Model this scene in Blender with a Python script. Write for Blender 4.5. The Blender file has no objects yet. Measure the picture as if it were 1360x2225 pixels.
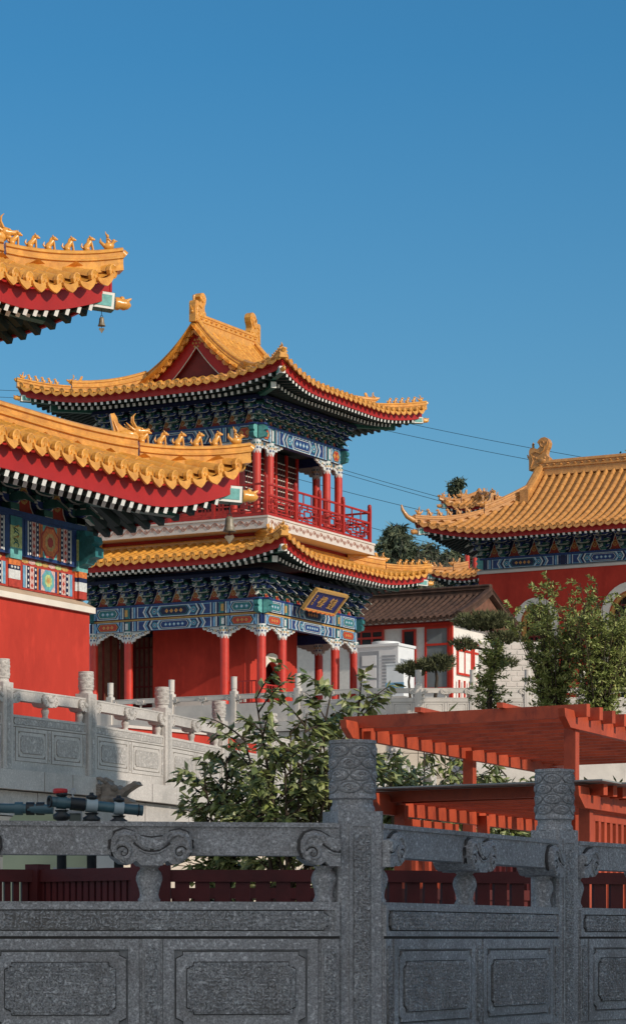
import bpy, math, random
from mathutils import Vector as V, Matrix, noise
from math import sin, cos, pi, radians, sqrt, atan2
random.seed(7)
C = bpy.context.scene.collection
sc = bpy.context.scene

# ------------------------------------------------------------------ camera, sky, sun
F, CX, HY, CZ = 6100.0, 680.0, 2040.0, 1.6      # focal length and horizon of the 1360 px wide photo
cam = bpy.data.cameras.new("camera"); camo = bpy.data.objects.new("camera", cam); C.objects.link(camo)
camo.location = (0, 0, CZ); camo.rotation_euler = (radians(90), 0, 0)
cam.sensor_fit = 'HORIZONTAL'; cam.sensor_width = 36; cam.lens = 36 * F / 1360
cam.shift_y = (HY - 1112.5) / 1360; cam.clip_start = .5; cam.clip_end = 6000
sc.camera = camo

FILL_LEVEL = 6.5
SUN_AZ = V((.785, -.62, 0)).normalized(); SUN_EL = radians(26)
sun_dir = V((SUN_AZ.x * cos(SUN_EL), SUN_AZ.y * cos(SUN_EL), sin(SUN_EL)))
w = bpy.data.worlds.new("World"); sc.world = w; w.use_nodes = True
nt = w.node_tree; nt.nodes.clear()
sky = nt.nodes.new('ShaderNodeTexSky'); sky.sky_type = 'NISHITA'; sky.sun_disc = False
sky.sun_elevation = SUN_EL; sky.sun_rotation = atan2(SUN_AZ.x, SUN_AZ.y)
sky.altitude = 0; sky.air_density = 1.0; sky.dust_density = 1.3; sky.ozone_density = 6.0
gm = nt.nodes.new('ShaderNodeMix'); gm.data_type = 'RGBA'; gm.blend_type = 'MULTIPLY'; gm.inputs[0].default_value = 1
gm.inputs[7].default_value = (.46, .92, .98, 1)
bg = nt.nodes.new('ShaderNodeBackground'); bg.inputs[1].default_value = .118
wo = nt.nodes.new('ShaderNodeOutputWorld')
# added fill: invented bright cloud behind the viewer that lifts the shade
dir_coord = nt.nodes.new('ShaderNodeTexCoord'); sep_dir = nt.nodes.new('ShaderNodeSeparateXYZ'); nt.links.new(dir_coord.outputs['Generated'], sep_dir.inputs[0])
def remap(src, a, b):
    x = nt.nodes.new('ShaderNodeMapRange'); x.inputs[1].default_value = a; x.inputs[2].default_value = b; nt.links.new(src, x.inputs[0]); return x.outputs[0]
def product(a, b):
    x = nt.nodes.new('ShaderNodeMath'); x.operation = 'MULTIPLY'; nt.links.new(a, x.inputs[0]); nt.links.new(b, x.inputs[1]); return x.outputs[0]
tint_mix = nt.nodes.new('ShaderNodeMix'); tint_mix.data_type = 'RGBA'; tint_mix.inputs[6].default_value = (.76, 1.03, .95, 1); tint_mix.inputs[7].default_value = (.42, .95, .99, 1)
nt.links.new(remap(sep_dir.outputs[2], .14, .30), tint_mix.inputs[0]); nt.links.new(tint_mix.outputs[2], gm.inputs[7])
nt.links.new(sky.outputs[0], gm.inputs[6]); fill_noise = nt.nodes.new('ShaderNodeTexNoise'); fill_noise.inputs['Scale'].default_value = 2.2; fill_noise.inputs['Detail'].default_value = 5; nt.links.new(dir_coord.outputs['Generated'], fill_noise.inputs['Vector'])
fill_mask = product(product(remap(sep_dir.outputs[1], .0, -.45), remap(sep_dir.outputs[2], .0, .12)), remap(fill_noise.outputs['Fac'], .36, .58))
fill_mix = nt.nodes.new('ShaderNodeMix'); fill_mix.data_type = 'RGBA'; fill_mix.inputs[7].default_value = (FILL_LEVEL, FILL_LEVEL * .98, FILL_LEVEL * .97, 1)
nt.links.new(fill_mask, fill_mix.inputs[0]); nt.links.new(gm.outputs[2], fill_mix.inputs[6]); nt.links.new(fill_mix.outputs[2], bg.inputs[0]); nt.links.new(bg.outputs[0], wo.inputs[0])
sl = bpy.data.lights.new("sun", 'SUN'); sl.energy = 3.35; sl.angle = radians(.5); sl.color = (1, .895, .76)
so = bpy.data.objects.new("sun", sl); C.objects.link(so)
so.rotation_euler = sun_dir.to_track_quat('Z', 'Y').to_euler(); so.location = (30, -30, 40)
vs = sc.view_settings; vs.view_transform = 'Standard'; vs.look = 'None'; vs.exposure = 0; vs.gamma = 1

# ------------------------------------------------------------------ materials
MT = {}
def M(name, col, rough=.6, var=.15, scale=6, bump=0, bscale=40, spec=.4, coat=0, dark=None, dscale=2, damt=0, stretch=None, grain=0, gscale=120):
    m = bpy.data.materials.new(name); m.use_nodes = True; t = m.node_tree; n = t.nodes; L = t.links.new
    p = n['Principled BSDF']; p.inputs['Roughness'].default_value = rough; p.inputs['Specular IOR Level'].default_value = spec
    p.inputs['Coat Weight'].default_value = coat; p.inputs['Coat Roughness'].default_value = .12
    tc = n.new('ShaderNodeTexCoord'); src = tc.outputs['Object']
    if stretch:
        mp = n.new('ShaderNodeMapping'); mp.inputs['Scale'].default_value = stretch; L(src, mp.inputs[0]); src = mp.outputs[0]
    def nz(s, d=4, r=.6):
        x = n.new('ShaderNodeTexNoise'); x.inputs['Scale'].default_value = s; x.inputs['Detail'].default_value = d
        x.inputs['Roughness'].default_value = r; L(src, x.inputs['Vector']); return x.outputs['Fac']
    def mix(f, a, b):
        x = n.new('ShaderNodeMix'); x.data_type = 'RGBA'
        for k, q in ((0, f), (6, a), (7, b)):
            if isinstance(q, (int, float)): x.inputs[k].default_value = q
            elif isinstance(q, (tuple, list)): x.inputs[k].default_value = (*q[:3], 1)
            else: L(q, x.inputs[k])
        return x.outputs[2]
    def ramp(f, a, b):
        x = n.new('ShaderNodeMapRange'); x.inputs[1].default_value = a; x.inputs[2].default_value = b; L(f, x.inputs[0]); return x.outputs[0]
    c = mix(ramp(nz(scale), .3, .7), [v * (1 - var) for v in col], [min(1, v * (1 + var)) for v in col])
    if grain:
        c = mix(ramp(nz(gscale, 3, .7), .38, .62), c, [v * (1 - grain) for v in col])
        c = mix(ramp(nz(gscale * .55, 2, .6), .56, .7), c, [min(1, v * (1 + grain)) for v in col])
    if dark:
        x = n.new('ShaderNodeMath'); x.operation = 'MULTIPLY'; x.inputs[1].default_value = damt
        L(ramp(nz(dscale, 6, .7), .48, .68), x.inputs[0]); c = mix(x.outputs[0], c, dark)
    L(c, p.inputs['Base Color'])
    if bump:
        b = n.new('ShaderNodeBump'); b.inputs['Strength'].default_value = bump; b.inputs['Distance'].default_value = .02
        L(nz(bscale, 5, .65), b.inputs['Height']); L(b.outputs[0], p.inputs['Normal'])
    MT[name] = m; return m

M('glaze', (.74, .345, .062), .28, .2, 3, .12, 14, .5, .08, dark=(.42, .13, .02), dscale=5, damt=.55, grain=.16, gscale=11)
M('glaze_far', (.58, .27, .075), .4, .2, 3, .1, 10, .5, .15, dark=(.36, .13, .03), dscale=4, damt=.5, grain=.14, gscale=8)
M('glaze_gap', (.22, .07, .015), .6, .2, 5)
M('red_wall', (.50, .047, .030), .85, .2, 1.1, .1, 40, .2, dark=(.34, .03, .02), dscale=.9, damt=.85, stretch=(1, 1, .45), grain=.06, gscale=9)
M('red_paint', (.54, .036, .020), .38, .14, 4, .05, 20, .5, .1)
M('eave_red', (.38, .016, .013), .5, .14, 2, .06, 20, .4)
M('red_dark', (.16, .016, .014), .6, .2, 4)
M('rail_red', (.38, .024, .018), .5, .2, 5, .05, 30)
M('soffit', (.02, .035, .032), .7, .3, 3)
M('white_paint', (.78, .76, .72), .6, .08, 8)
M('p_blue', (.020, .045, .16), .5, .3, 12); M('p_teal', (.03, .16, .17), .5, .3, 12)
M('p_sky', (.16, .34, .50), .5, .25, 14); M('p_white', (.62, .63, .62), .6, .2, 20)
M('k_blue', (.028, .055, .19), .5, .3, 12); M('k_green', (.028, .11, .09), .5, .3, 12)
M('p_line', (.60, .59, .52), .6, .2, 20); M('p_green', (.02, .10, .075), .5, .3, 12)
M('p_gold', (.52, .30, .09), .45, .3, 24); M('p_red', (.42, .045, .025), .5, .25, 16)
M('p_orange', (.62, .17, .04), .5, .35, 30); M('p_lime', (.46, .50, .20), .55, .35, 26)
M('p_pink', (.62, .40, .36), .6, .4, 40); M('p_navy', (.010, .014, .055), .5, .2, 9)
M('p_aqua', (.14, .40, .38), .5, .25, 14)
M('plaster', (.72, .66, .58), .85, .08, 3, .1, 40, .2)
M('tan_coping', (.50, .38, .27), .85, .12, 3, .1, 30, .2)
M('slab', (.62, .55, .50), .8, .08, 4, .06, 30, .2); M('slab_line', (.40, .20, .15), .8, .2, 20)
M('granite', (.45, .435, .435), .75, .2, 3, .35, 70, .3, dark=(.12, .10, .085), dscale=1.6, damt=.55, grain=.48, gscale=115)
M('granite_carved', (.45, .44, .44), .8, .25, 4, 1.0, 42, .3, dark=(.13, .11, .09), dscale=2.1, damt=.7, grain=.62, gscale=90)
M('dirt_shade_dark', (.07, .063, .06), .95, .2, 9)  # groove dirt, with crease shade painted into the same dark tones
M('dirt_shade_mid', (.24, .235, .235), .9, .3, 30, .4, 60); M('spout_stone', (.25, .215, .185), .85, .25, 8, .4, 40, dark=(.09, .08, .07), dscale=6, damt=.6)
M('dirt_shade_pale', (.24, .215, .19), .95, .2, 9)
M('stone', (.55, .51, .475), .8, .12, 2, .25, 45, .25, dark=(.22, .21, .20), dscale=1.1, damt=.5, grain=.15, gscale=60)
M('stone_carved', (.50, .465, .435), .85, .18, 3, .9, 26, .25, dark=(.20, .19, .18), dscale=3, damt=.6, grain=.3, gscale=36)
M('stone_white', (.62, .57, .52), .8, .1, 2, .2, 30, .25, dark=(.36, .34, .32), dscale=.8, damt=.5)
M('cream_wall', (.66, .56, .46), .85, .1, 1.5, .2, 20, .2, dark=(.40, .36, .31), dscale=.7, damt=.5)
M('paving', (.50, .46, .41), .85, .15, 2, .2, 30, .2)
M('grass', (.05, .075, .03), .9, .35, .3, .3, 8, .1)
M('timber', (.45, .074, .030), .55, .3, 3, .12, 18, .35, stretch=(1, 1, .6), dark=(.16, .026, .016), dscale=6, damt=.75)
M('timber_dark', (.085, .010, .010), .55, .3, 4, .1, 20, .35)
M('sheet', (.24, .25, .25), .35, .1, 3)
M('roof_dark', (.085, .048, .035), .8, .3, 5, .2, 30, .2, dark=(.03, .022, .02), dscale=2, damt=.7)
M('wood_brown', (.16, .075, .05), .6, .3, 6)
M('glass_dark', (.03, .035, .04), .12, .2, 2, 0, 1, .6)
M('glass_pale', (.20, .22, .23), .15, .2, 1.5, 0, 1, .6)
M('unlit_dark', (.012, .010, .010), .9, .2, 3)  # near-black colour of solid panels, painting the darkness of unlit rooms
M('ac_white', (.70, .71, .72), .5, .05, 3); M('ac_grey', (.30, .32, .35), .5, .1, 5)
M('pump_green', (.50, .54, .36), .5, .08, 3)
M('pipe', (.055, .115, .135), .4, .2, 6, .05, 30, .5, .2); M('pipe_pale', (.34, .40, .42), .4, .15, 6)
M('iron', (.012, .014, .016), .45, .3, 20, .1, 60, .5); M('valve_red', (.55, .03, .03), .4, .1, 8)
M('steel', (.40, .41, .42), .35, .15, 10)
M('bronze', (.23, .19, .13), .42, .3, 14, .1, 40, .6)
M('bark', (.060, .045, .034), .9, .3, 12, .4, 40, .1); M('bark_pale', (.22, .18, .14), .9, .25, 8)
M('leaf_dark', (.085, .115, .040), .42, .45, 5, 0, 1, .45); M('leaf_lit', (.26, .285, .115), .42, .35, 5, 0, 1, .45)  # leaf_lit puts the sunlit leaf tone into colour, picked at random per leaf
M('leaf_bush', (.19, .225, .060), .5, .4, 3, 0, 1, .4); M('leaf_bush2', (.34, .36, .12), .5, .3, 3, 0, 1, .4)
M('needle', (.10, .105, .045), .8, .4, 2); M('needle_far', (.070, .092, .058), .85, .45, .7)
M('needle_far2', (.14, .155, .088), .85, .4, .7)
M('cable', (.02, .025, .03), .6, .1, 3)
M('pillar_blue', (.50, .62, .68), .5, .15, 6); M('board_blue', (.012, .018, .13), .5, .2, 6)

# ------------------------------------------------------------------ mesh builder
Z = V((0, 0, 1))
class MB:
    def __init__(s): s.v = []; s.f = []; s.m = []; s.s = []
    def add(s, vs, fs, mat, smooth=False):
        b = len(s.v); s.v += [tuple(p) for p in vs]
        for f in fs: s.f.append([b + i for i in f]); s.m.append(mat); s.s.append(smooth)
    def box(s, c, size, mat, X=V((1, 0, 0)), Y=V((0, 1, 0)), U=Z, mats=None):
        c = V(c); hx, hy, hz = X * size[0] / 2, Y * size[1] / 2, U * size[2] / 2
        p = [c + a * hx + b * hy + d * hz for d in (-1, 1) for b in (-1, 1) for a in (-1, 1)]
        fs = [(0, 2, 3, 1), (4, 5, 7, 6), (0, 1, 5, 4), (2, 6, 7, 3), (0, 4, 6, 2), (1, 3, 7, 5)]
        if mats:
            for k, f in enumerate(fs): s.add([p[i] for i in f], [(0, 1, 2, 3)], mats.get(k, mat))
        else: s.add(p, fs, mat)
    def b2(s, x0, x1, y0, y1, z0, z1, mat):
        s.box(((x0 + x1) / 2, (y0 + y1) / 2, (z0 + z1) / 2), (abs(x1 - x0), abs(y1 - y0), abs(z1 - z0)), mat)
    def beam(s, a, b, wd, ht, mat, up=Z, mats=None):
        a, b = V(a), V(b); X = (b - a); L = X.length; X = X / L
        Y = up.cross(X); Y = Y.normalized() if Y.length > 1e-6 else V((0, 1, 0)); U = X.cross(Y)
        s.box((a + b) / 2, (L, wd, ht), mat, X, Y, U, mats)
    def prism(s, poly, o, u, v, n, depth, mat, side=None):
        o, u, v, n = V(o), V(u), V(v), V(n); k = len(poly)
        fr = [o + u * a + v * b + n * depth for a, b in poly]; bk = [o + u * a + v * b for a, b in poly]
        s.add(fr, [list(range(k))], mat)
        for i in range(k):
            j = (i + 1) % k
            s.add([bk[i], bk[j], fr[j], fr[i]], [(0, 1, 2, 3)], side or mat)
        s.add(bk, [list(range(k))[::-1]], side or mat)
    def face(s, pts, mat): s.add(pts, [list(range(len(pts)))], mat)
    def tube(s, pts, r, mat, n=7, caps=True, smooth=True):
        pts = [V(p) for p in pts]; k = len(pts); r = r if isinstance(r, (list, tuple)) else [r] * k
        rings = []; prev = None
        for i, p in enumerate(pts):
            t = (pts[min(i + 1, k - 1)] - pts[max(i - 1, 0)])
            t = t.normalized() if t.length > 1e-9 else Z
            if prev is None:
                a = t.cross(Z);
                if a.length < 1e-3: a = t.cross(V((1, 0, 0)))
            else: a = prev - t * prev.dot(t)
            a.normalize(); prev = a; b = t.cross(a)
            rings.append([p + (a * cos(2 * pi * j / n) + b * sin(2 * pi * j / n)) * r[i] for j in range(n)])
        fs = [(i * n + j, i * n + (j + 1) % n, (i + 1) * n + (j + 1) % n, (i + 1) * n + j) for i in range(k - 1) for j in range(n)]
        s.add([q for g in rings for q in g], fs, mat, smooth)
        if caps: s.add(rings[0], [list(range(n))[::-1]], mat); s.add(rings[-1], [list(range(n))], mat)
    def lathe(s, prof, c, mat, n=16, ax=Z, smooth=True, caps=True):
        c = V(c); a = ax.cross(V((1, 0, 0)));
        if a.length < 1e-3: a = ax.cross(V((0, 1, 0)))
        a.normalize(); b = ax.cross(a)
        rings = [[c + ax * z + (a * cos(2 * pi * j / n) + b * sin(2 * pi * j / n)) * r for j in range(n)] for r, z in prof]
        fs = [(i * n + j, i * n + (j + 1) % n, (i + 1) * n + (j + 1) % n, (i + 1) * n + j) for i in range(len(prof) - 1) for j in range(n)]
        s.add([q for g in rings for q in g], fs, mat, smooth)
        if caps: s.add(rings[0], [list(range(n))[::-1]], mat); s.add(rings[-1], [list(range(n))], mat)
    def ell(s, c, r, mat, n=8, m=6, R=None):
        c = V(c); vs = []
        for i in range(m + 1):
            th = pi * i / m
            for j in range(n):
                p = V((r[0] * sin(th) * cos(2 * pi * j / n), r[1] * sin(th) * sin(2 * pi * j / n), r[2] * cos(th)))
                vs.append(c + (R @ p if R else p))
        s.add(vs, [(i * n + j, (i + 1) * n + j, (i + 1) * n + (j + 1) % n, i * n + (j + 1) % n) for i in range(m) for j in range(n)], mat, True)
    def sweep(s, pts, sides, prof, mat, caps=True, ups=None):
        k = len(prof); rings = []
        for i, (p, sd) in enumerate(zip(pts, sides)):
            up = ups[i] if ups else Z
            rings.append([p + sd * a + up * b for a, b in prof])
        for j in range(k):
            vs = []
            for g in rings: vs += [g[j], g[(j + 1) % k]]
            s.add(vs, [(2 * i, 2 * i + 1, 2 * i + 3, 2 * i + 2) for i in range(len(rings) - 1)], mat)
        if caps: s.add(rings[0], [list(range(k))[::-1]], mat); s.add(rings[-1], [list(range(k))], mat)
    def grid(s, rows, mat, smooth=True):
        n = len(rows[0])
        s.add([p for r in rows for p in r], [(i * n + j, i * n + j + 1, (i + 1) * n + j + 1, (i + 1) * n + j) for i in range(len(rows) - 1) for j in range(n - 1)], mat, smooth)
    def mesh(s, name):
        me = bpy.data.meshes.new(name); me.from_pydata(s.v, [], s.f)
        names = list(dict.fromkeys(s.m))
        for q in names: me.materials.append(MT[q])
        ix = {q: i for i, q in enumerate(names)}
        me.polygons.foreach_set('material_index', [ix[q] for q in s.m]); me.polygons.foreach_set('use_smooth', s.s)
        me.update(); return me
    def build(s, name, parent=None, mat4=None):
        return put(name, s.mesh(name), parent, mat4)
def put(name, me, parent=None, mat4=None):
    o = bpy.data.objects.new(name, me); C.objects.link(o)
    if parent is not None: o.parent = parent
    if mat4 is not None: o.matrix_local = mat4
    return o
def tag(o, label=None, cat=None, group=None, kind=None):
    if label: o['label'] = label
    if cat: o['category'] = cat
    if group: o['group'] = group
    if kind: o['kind'] = kind
    return o
def thing(name, loc, rz, label, cat, group=None):
    o = bpy.data.objects.new(name, None); C.objects.link(o); o.location = loc; o.rotation_euler = (0, 0, rz)
    o.empty_display_size = .3
    return tag(o, label, cat, group)
def at(px, py, Y): return V(((px - CX) / F * Y, Y, CZ + (HY - py) / F * Y))
def fr(x, y, z): return Matrix((( x[0], y[0], z[0], 0), (x[1], y[1], z[1], 0), (x[2], y[2], z[2], 0), (0, 0, 0, 1)))
def place(o, x, y, z=Z):
    m = fr(x, y, z); m.translation = V(o); return m
E1, E2 = V((.477, .879, 0)), V((-.879, .477, 0)); RZ = atan2(.879, .477)

# ------------------------------------------------------------------ the setting
def sheet(name, pts, mat, z=None, depth=None, side=None):
    mb = MB(); P = [V((p[0], p[1], z)) for p in pts]; mb.face(P, mat)
    if depth:
        k = len(P)
        for i in range(k):
            a, b = P[i], P[(i + 1) % k]; mb.face([a - Z * depth, b - Z * depth, b, a], side or mat)
    return tag(mb.build(name), kind='structure')
sheet('ground', [(-2500, -300), (2500, -300), (2500, 3500), (-2500, 3500)], 'grass', 0)
sheet('bounce_ground', [(-70, -90), (70, -90), (70, 10.4), (-70, 10.4)], 'paving', .004)  # unseen pale sheet added to bounce sun into the shaded foreground
sheet('courtyard', [(-40, 10.5), (40, 10.5), (40, 69), (-40, 69)], 'paving', CZ - .55, 1.2, 'granite')
hb = MB(); rows = []
for i in range(25):
    r = []
    for j in range(41):
        x = -140 + 7 * j; y = 125 + 8 * i
        h = 15.5 * max(0, sin(pi * min(1, i / 14))) if i < 14 else 0
        r.append(V((x, y, max(0.02, h * (.75 + .25 * noise.noise(V((x * .03, y * .03, 3))))))))
    rows.append(r)
hb.grid(rows, 'grass'); tag(hb.build('hill'), kind='structure')

# ------------------------------------------------------------------ glazed roofs
class Roof:
    """curved hip roof round (0,0): half sizes a (x) and b (y) at the eave, slope profile al*y+be*y*y"""
    def __init__(s, a, b, z0, al, be, lift, c, fl, w, ga=0):
        s.ga = ga
        s.a, s.b, s.z0, s.al, s.be, s.lift, s.c, s.fl, s.w = a, b, z0, al, be, lift, c, fl, w
        s.S = [((0, -b), (1, 0), (0, 1), a), ((a, 0), (0, 1), (-1, 0), b), ((0, b), (-1, 0), (0, -1), a), ((-a, 0), (0, -1), (1, 0), b)]
    def uv(s, k): _, u, v, h = s.S[k]; return V((*u, 0)), V((*v, 0)), h
    def P(s, k, t, y, dz=0):
        o, u, v, h = s.S[k]; u, v = V((*u, 0)), V((*v, 0))
        q = max(0, (abs(t) - (h - s.c)) / s.c) ** 2 * max(0, 1 - max(y, 0) / s.w)
        p = V((*o, 0)) + u * t + v * y + (u * (1 if t > 0 else -1) - v) * s.fl * q
        p.z = s.H(y) + s.lift * q + dz
        return p
    def H(s, y): return s.z0 + s.al * y + s.be * y * y + s.ga * y ** 3
    def N(s, k, y):
        _, u, v, h = s.S[k]; g = s.al + 2 * s.be * y + 3 * s.ga * y * y; return (Z - V((*v, 0)) * g).normalized()
    def tiles(s, mb, k, yend, pitch=.3, mat='glaze', step=.36, nseg=5, ends=True):
        u, v, h = s.uv(k); n = int(2 * h / pitch); r = pitch * .29
        ts = [(i - (n - 1) / 2) * pitch for i in range(n)]
        for i, t in enumerate(ts):
            ye = yend(t)
            if ye > .05:
                m = max(1, round(ye / step)); ys = [ye * q / m for q in range(m + 1)]
                for q in range(m):
                    rows = []
                    for y, rr in ((ys[q], r * 1.07), (ys[q + 1], r * .96)):
                        p = s.P(k, t, y); nn = s.N(k, y)
                        rows.append([p + u * cos(pi * j / nseg) * rr + nn * (sin(pi * j / nseg) * rr * 1.1 - .004) for j in range(nseg + 1)])
                    mb.grid(rows, mat)
                    mb.add(rows[0], [list(range(nseg + 1))], mat)
            if i < n - 1:
                y2 = max(yend(t), yend(ts[i + 1])); m = max(1, round(y2 / .6)); rows = []
                for q in range(m + 1):
                    y = y2 * q / m; nn = s.N(k, y); a, b = s.P(k, t, y), s.P(k, ts[i + 1], y)
                    rows.append([a, (a + b) / 2 - nn * .035, b])
                mb.grid(rows, mat)
            if ends:
                c = s.P(k, t, -.02); R = r * 1.14
                mb.lathe([(R, .05), (R, 0), (R * .82, -.008), (R * .80, .006), (R * .3, .004), (R * .25, -.01), (.002, -.012)], c + Z * r * .25, mat, 12, v, False, False)
                if i < n - 1:
                    a, b = s.P(k, t, 0), s.P(k, ts[i + 1], 0); c = (a + b) / 2 - v * .01; uu = (b - a) / pitch; e = pitch / .3
                    po = [(-.125, .0), (-.125, -.045), (-.105, -.085), (-.07, -.115), (-.035, -.135), (0, -.152), (.035, -.135), (.07, -.115), (.105, -.085), (.125, -.045), (.125, 0), (.07, -.03), (0, -.04), (-.07, -.03)]
                    mb.prism([(x * e, z * e) for x, z in po], c, uu, (Z + v * .25), -v, .03, mat)
    def eaves(s, brd, raf, sof, k, hb=.3, sp=.21, run=1.5, inset=.1, second=.5, cut=0):
        u, v, h = s.uv(k); n = 44
        q = [s.P(k, -h + inset + (2 * h - 2 * inset) * i / n, inset) for i in range(n + 1)]
        brd.sweep(q, [v] * (n + 1), [(0, -.04), (.05, -.04), (.05, -hb), (0, -hb)], 'eave_red')
        brd.sweep([p - v * .02 for p in q], [v] * (n + 1), [(0, -.09), (.018, -.09), (.018, -.13), (0, -.13)], 'eave_red')
        m = int(2 * (h - .3) / sp)
        for i in range(m):
            t = (i - (m - 1) / 2) * sp; lim = h - abs(t)
            for y0, y1, dz, wd in ((inset + .03, min(second + .75, lim), -hb - .05, .085), (inset + second, min(run, lim), -hb - .16, .095)):
                if y1 - y0 < .12: continue
                a, b = s.P(k, t, y0, dz), s.P(k, t, y1, dz + .02)
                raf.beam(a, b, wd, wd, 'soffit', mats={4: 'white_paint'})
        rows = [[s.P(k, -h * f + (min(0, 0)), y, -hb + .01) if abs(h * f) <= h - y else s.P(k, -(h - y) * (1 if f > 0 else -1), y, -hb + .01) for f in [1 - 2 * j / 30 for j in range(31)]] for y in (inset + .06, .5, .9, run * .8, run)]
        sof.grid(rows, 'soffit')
    def hip(s, k, d): h = s.S[k][3]; return s.P(k, h - d, d)
    def hipdir(s, k):
        _, u, v, h = s.S[k]; return (V((*u, 0)) - V((*v, 0))).normalized()

def ridge_prof(w_, h_):
    return [(-w_ * .62, -.05), (w_ * .62, -.05), (w_ * .5, h_ * .12), (w_ * .5, h_ * .38), (w_ * .62, h_ * .42), (w_ * .62, h_ * .5), (w_ * .45, h_ * .56), (w_ * .45, h_ * .74),
            (w_ * .56, h_ * .78), (w_ * .5, h_ * .92), (w_ * .25, h_), (-w_ * .25, h_), (-w_ * .5, h_ * .92), (-w_ * .56, h_ * .78), (-w_ * .45, h_ * .74), (-w_ * .45, h_ * .56),
            (-w_ * .62, h_ * .5), (-w_ * .62, h_ * .42), (-w_ * .5, h_ * .38), (-w_ * .5, h_ * .12)]

def beast_mesh(mat, hen=False):                 # small seated roof beast, faces +x, about 0.2 tall
    mb = MB()
    if hen:
        mb.ell((0, 0, .06), (.085, .045, .055), mat); mb.ell((.085, 0, .12), (.032, .026, .03), mat); mb.tube([(.10, 0, .12), (.14, 0, .115)], [.014, .003], mat)
        mb.tube([(.05, 0, .08), (.08, 0, .115)], .026, mat); mb.tube([(-.06, 0, .07), (-.11, 0, .13), (-.10, 0, .18)], [.03, .022, .006], mat)
        mb.tube([(0, 0, .1), (0, 0, .17)], [.034, .024], mat); mb.ell((0.005, 0, .20), (.024, .024, .03), mat); mb.tube([(-.01, 0, .22), (-.015, 0, .27)], [.014, .003], mat)
        for sy in (-1, 1): mb.tube([(.0, sy * .03, .16), (.04, sy * .02, .12)], .012, mat)
    else:
        mb.box((0, 0, .008), (.15, .07, .02), mat)
        mb.tube([(-.055, 0, .035), (-.03, 0, .075), (.01, 0, .115), (.035, 0, .15)], [.042, .045, .038, .028], mat)
        mb.ell((.052, 0, .178), (.034, .028, .03), mat); mb.tube([(.06, 0, .175), (.1, 0, .165)], [.022, .013], mat)
        for sy in (-1, 1):
            mb.tube([(.04, sy * .022, .12), (.05, sy * .024, .06), (.055, sy * .024, .01)], [.017, .013, .014], mat)
            mb.ell((-.035, sy * .035, .035), (.042, .02, .035), mat); mb.tube([(.035, sy * .015, .195), (.025, sy * .02, .225)], [.011, .003], mat)
        mb.tube([(-.08, 0, .04), (-.105, 0, .08), (-.09, 0, .125)], [.014, .016, .004], mat)
        mb.tube([(.03, 0, .2), (.0, 0, .17), (-.02, 0, .12)], [.012, .016, .01], mat)
    return mb.mesh('ridge_beast')
def dragon_mesh(mat):                           # horned dragon head with a flame tail, faces +x, about 0.45 tall
    mb = MB()
    mb.prism([(-.22, 0), (-.24, .12), (-.30, .30), (-.33, .40), (-.27, .42), (-.22, .36), (-.19, .28), (-.10, .22), (.02, .2), (.1, .18), (.13, 0)], (0, .055, 0), (1, 0, 0), Z, (0, -1, 0), .11, mat)
    mb.ell((.0, 0, .12), (.2, .085, .11), mat); mb.ell((.14, 0, .2), (.12, .07, .085), mat); mb.tube([(.18, 0, .21), (.26, 0, .22), (.31, 0, .235)], [.06, .045, .04], mat)
    mb.tube([(.17, 0, .15), (.25, 0, .14)], [.05, .03], mat); mb.ell((.31, 0, .25), (.03, .035, .03), mat)
    for sy in (-1, 1):
        mb.tube([(.1, sy * .04, .26), (.04, sy * .05, .34), (.035, sy * .055, .42), (.07, sy * .055, .47)], [.022, .02, .015, .004], mat)
        mb.ell((.2, sy * .045, .245), (.022, .018, .022), mat); mb.tube([(.08, sy * .06, .2), (0, sy * .085, .24), (-.07, sy * .07, .3)], [.03, .02, .005], mat)
        mb.tube([(-.17, sy * .06, .04), (-.19, sy * .065, .16), (-.27, sy * .06, .3)], [.022, .018, .008], mat); mb.ell((-.08, sy * .06, .1), (.1, .03, .07), mat); mb.tube([(-.1, sy * .07, .05), (-.02, sy * .08, .03), (.04, sy * .07, .0)], [.03, .025, .02], mat)
    return mb.mesh('dragon_beast')
def chiwen_mesh(mat):                           # ridge-end ornament, jaws toward +x, tail curl up, about 1.15 tall
    mb = MB(); Y1 = (0, -1, 0)
    po = [(-.34, 0), (-.34, .62), (-.30, .70), (-.16, .70), (-.05, .66), (.02, .72), (.0, .80), (-.06, .86), (-.02, .93), (.07, 1.0), (.2, 1.02), (.31, .95), (.36, .83), (.33, .70), (.27, .60), (.25, .50), (.28, .42), (.36, .36), (.34, .27), (.26, .25), (.28, .12), (.34, .06), (.34, 0)]
    mb.prism(po, (0, .12, 0), (1, 0, 0), Z, Y1, .24, mat)
    for sy in (-1, 1):
        y = sy * .125
        sp = [(.14 + (.02 + .012 * i) * cos(i * .55), y, .83 + (.02 + .012 * i) * sin(i * .55)) for i in range(13)]
        mb.tube(sp, .022, mat, 5); mb.ell((.1, y, .28), (.14, .035, .1), mat); mb.ell((.2, y, .36), (.05, .03, .05), mat)
        mb.tube([(-.28, y, .1), (-.2, y, .3), (-.26, y, .5), (-.12, y, .58), (.05, y, .5), (.16, y, .6), (.22, y, .75)], .028, mat, 5)
        for q in range(4): mb.ell((-.2 + .1 * q, y, .42 - .05 * q), (.05, .02, .04), mat)
        mb.tube([(-.3, y, .03), (.0, y, .08), (.2, y, .05)], .03, mat, 5)
    mb.tube([(-.24, 0, .68), (-.25, 0, .84), (-.22, 0, .86)], [.045, .04, .05], mat, 8)
    mb.tube([(-.36, 0, .40), (-.42, 0, .44), (-.44, 0, .52)], [.04, .03, .02], mat); mb.ell((-.35, 0, .33), (.05, .05, .06), mat)
    return mb.mesh('ridge_end_ornament')
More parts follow.
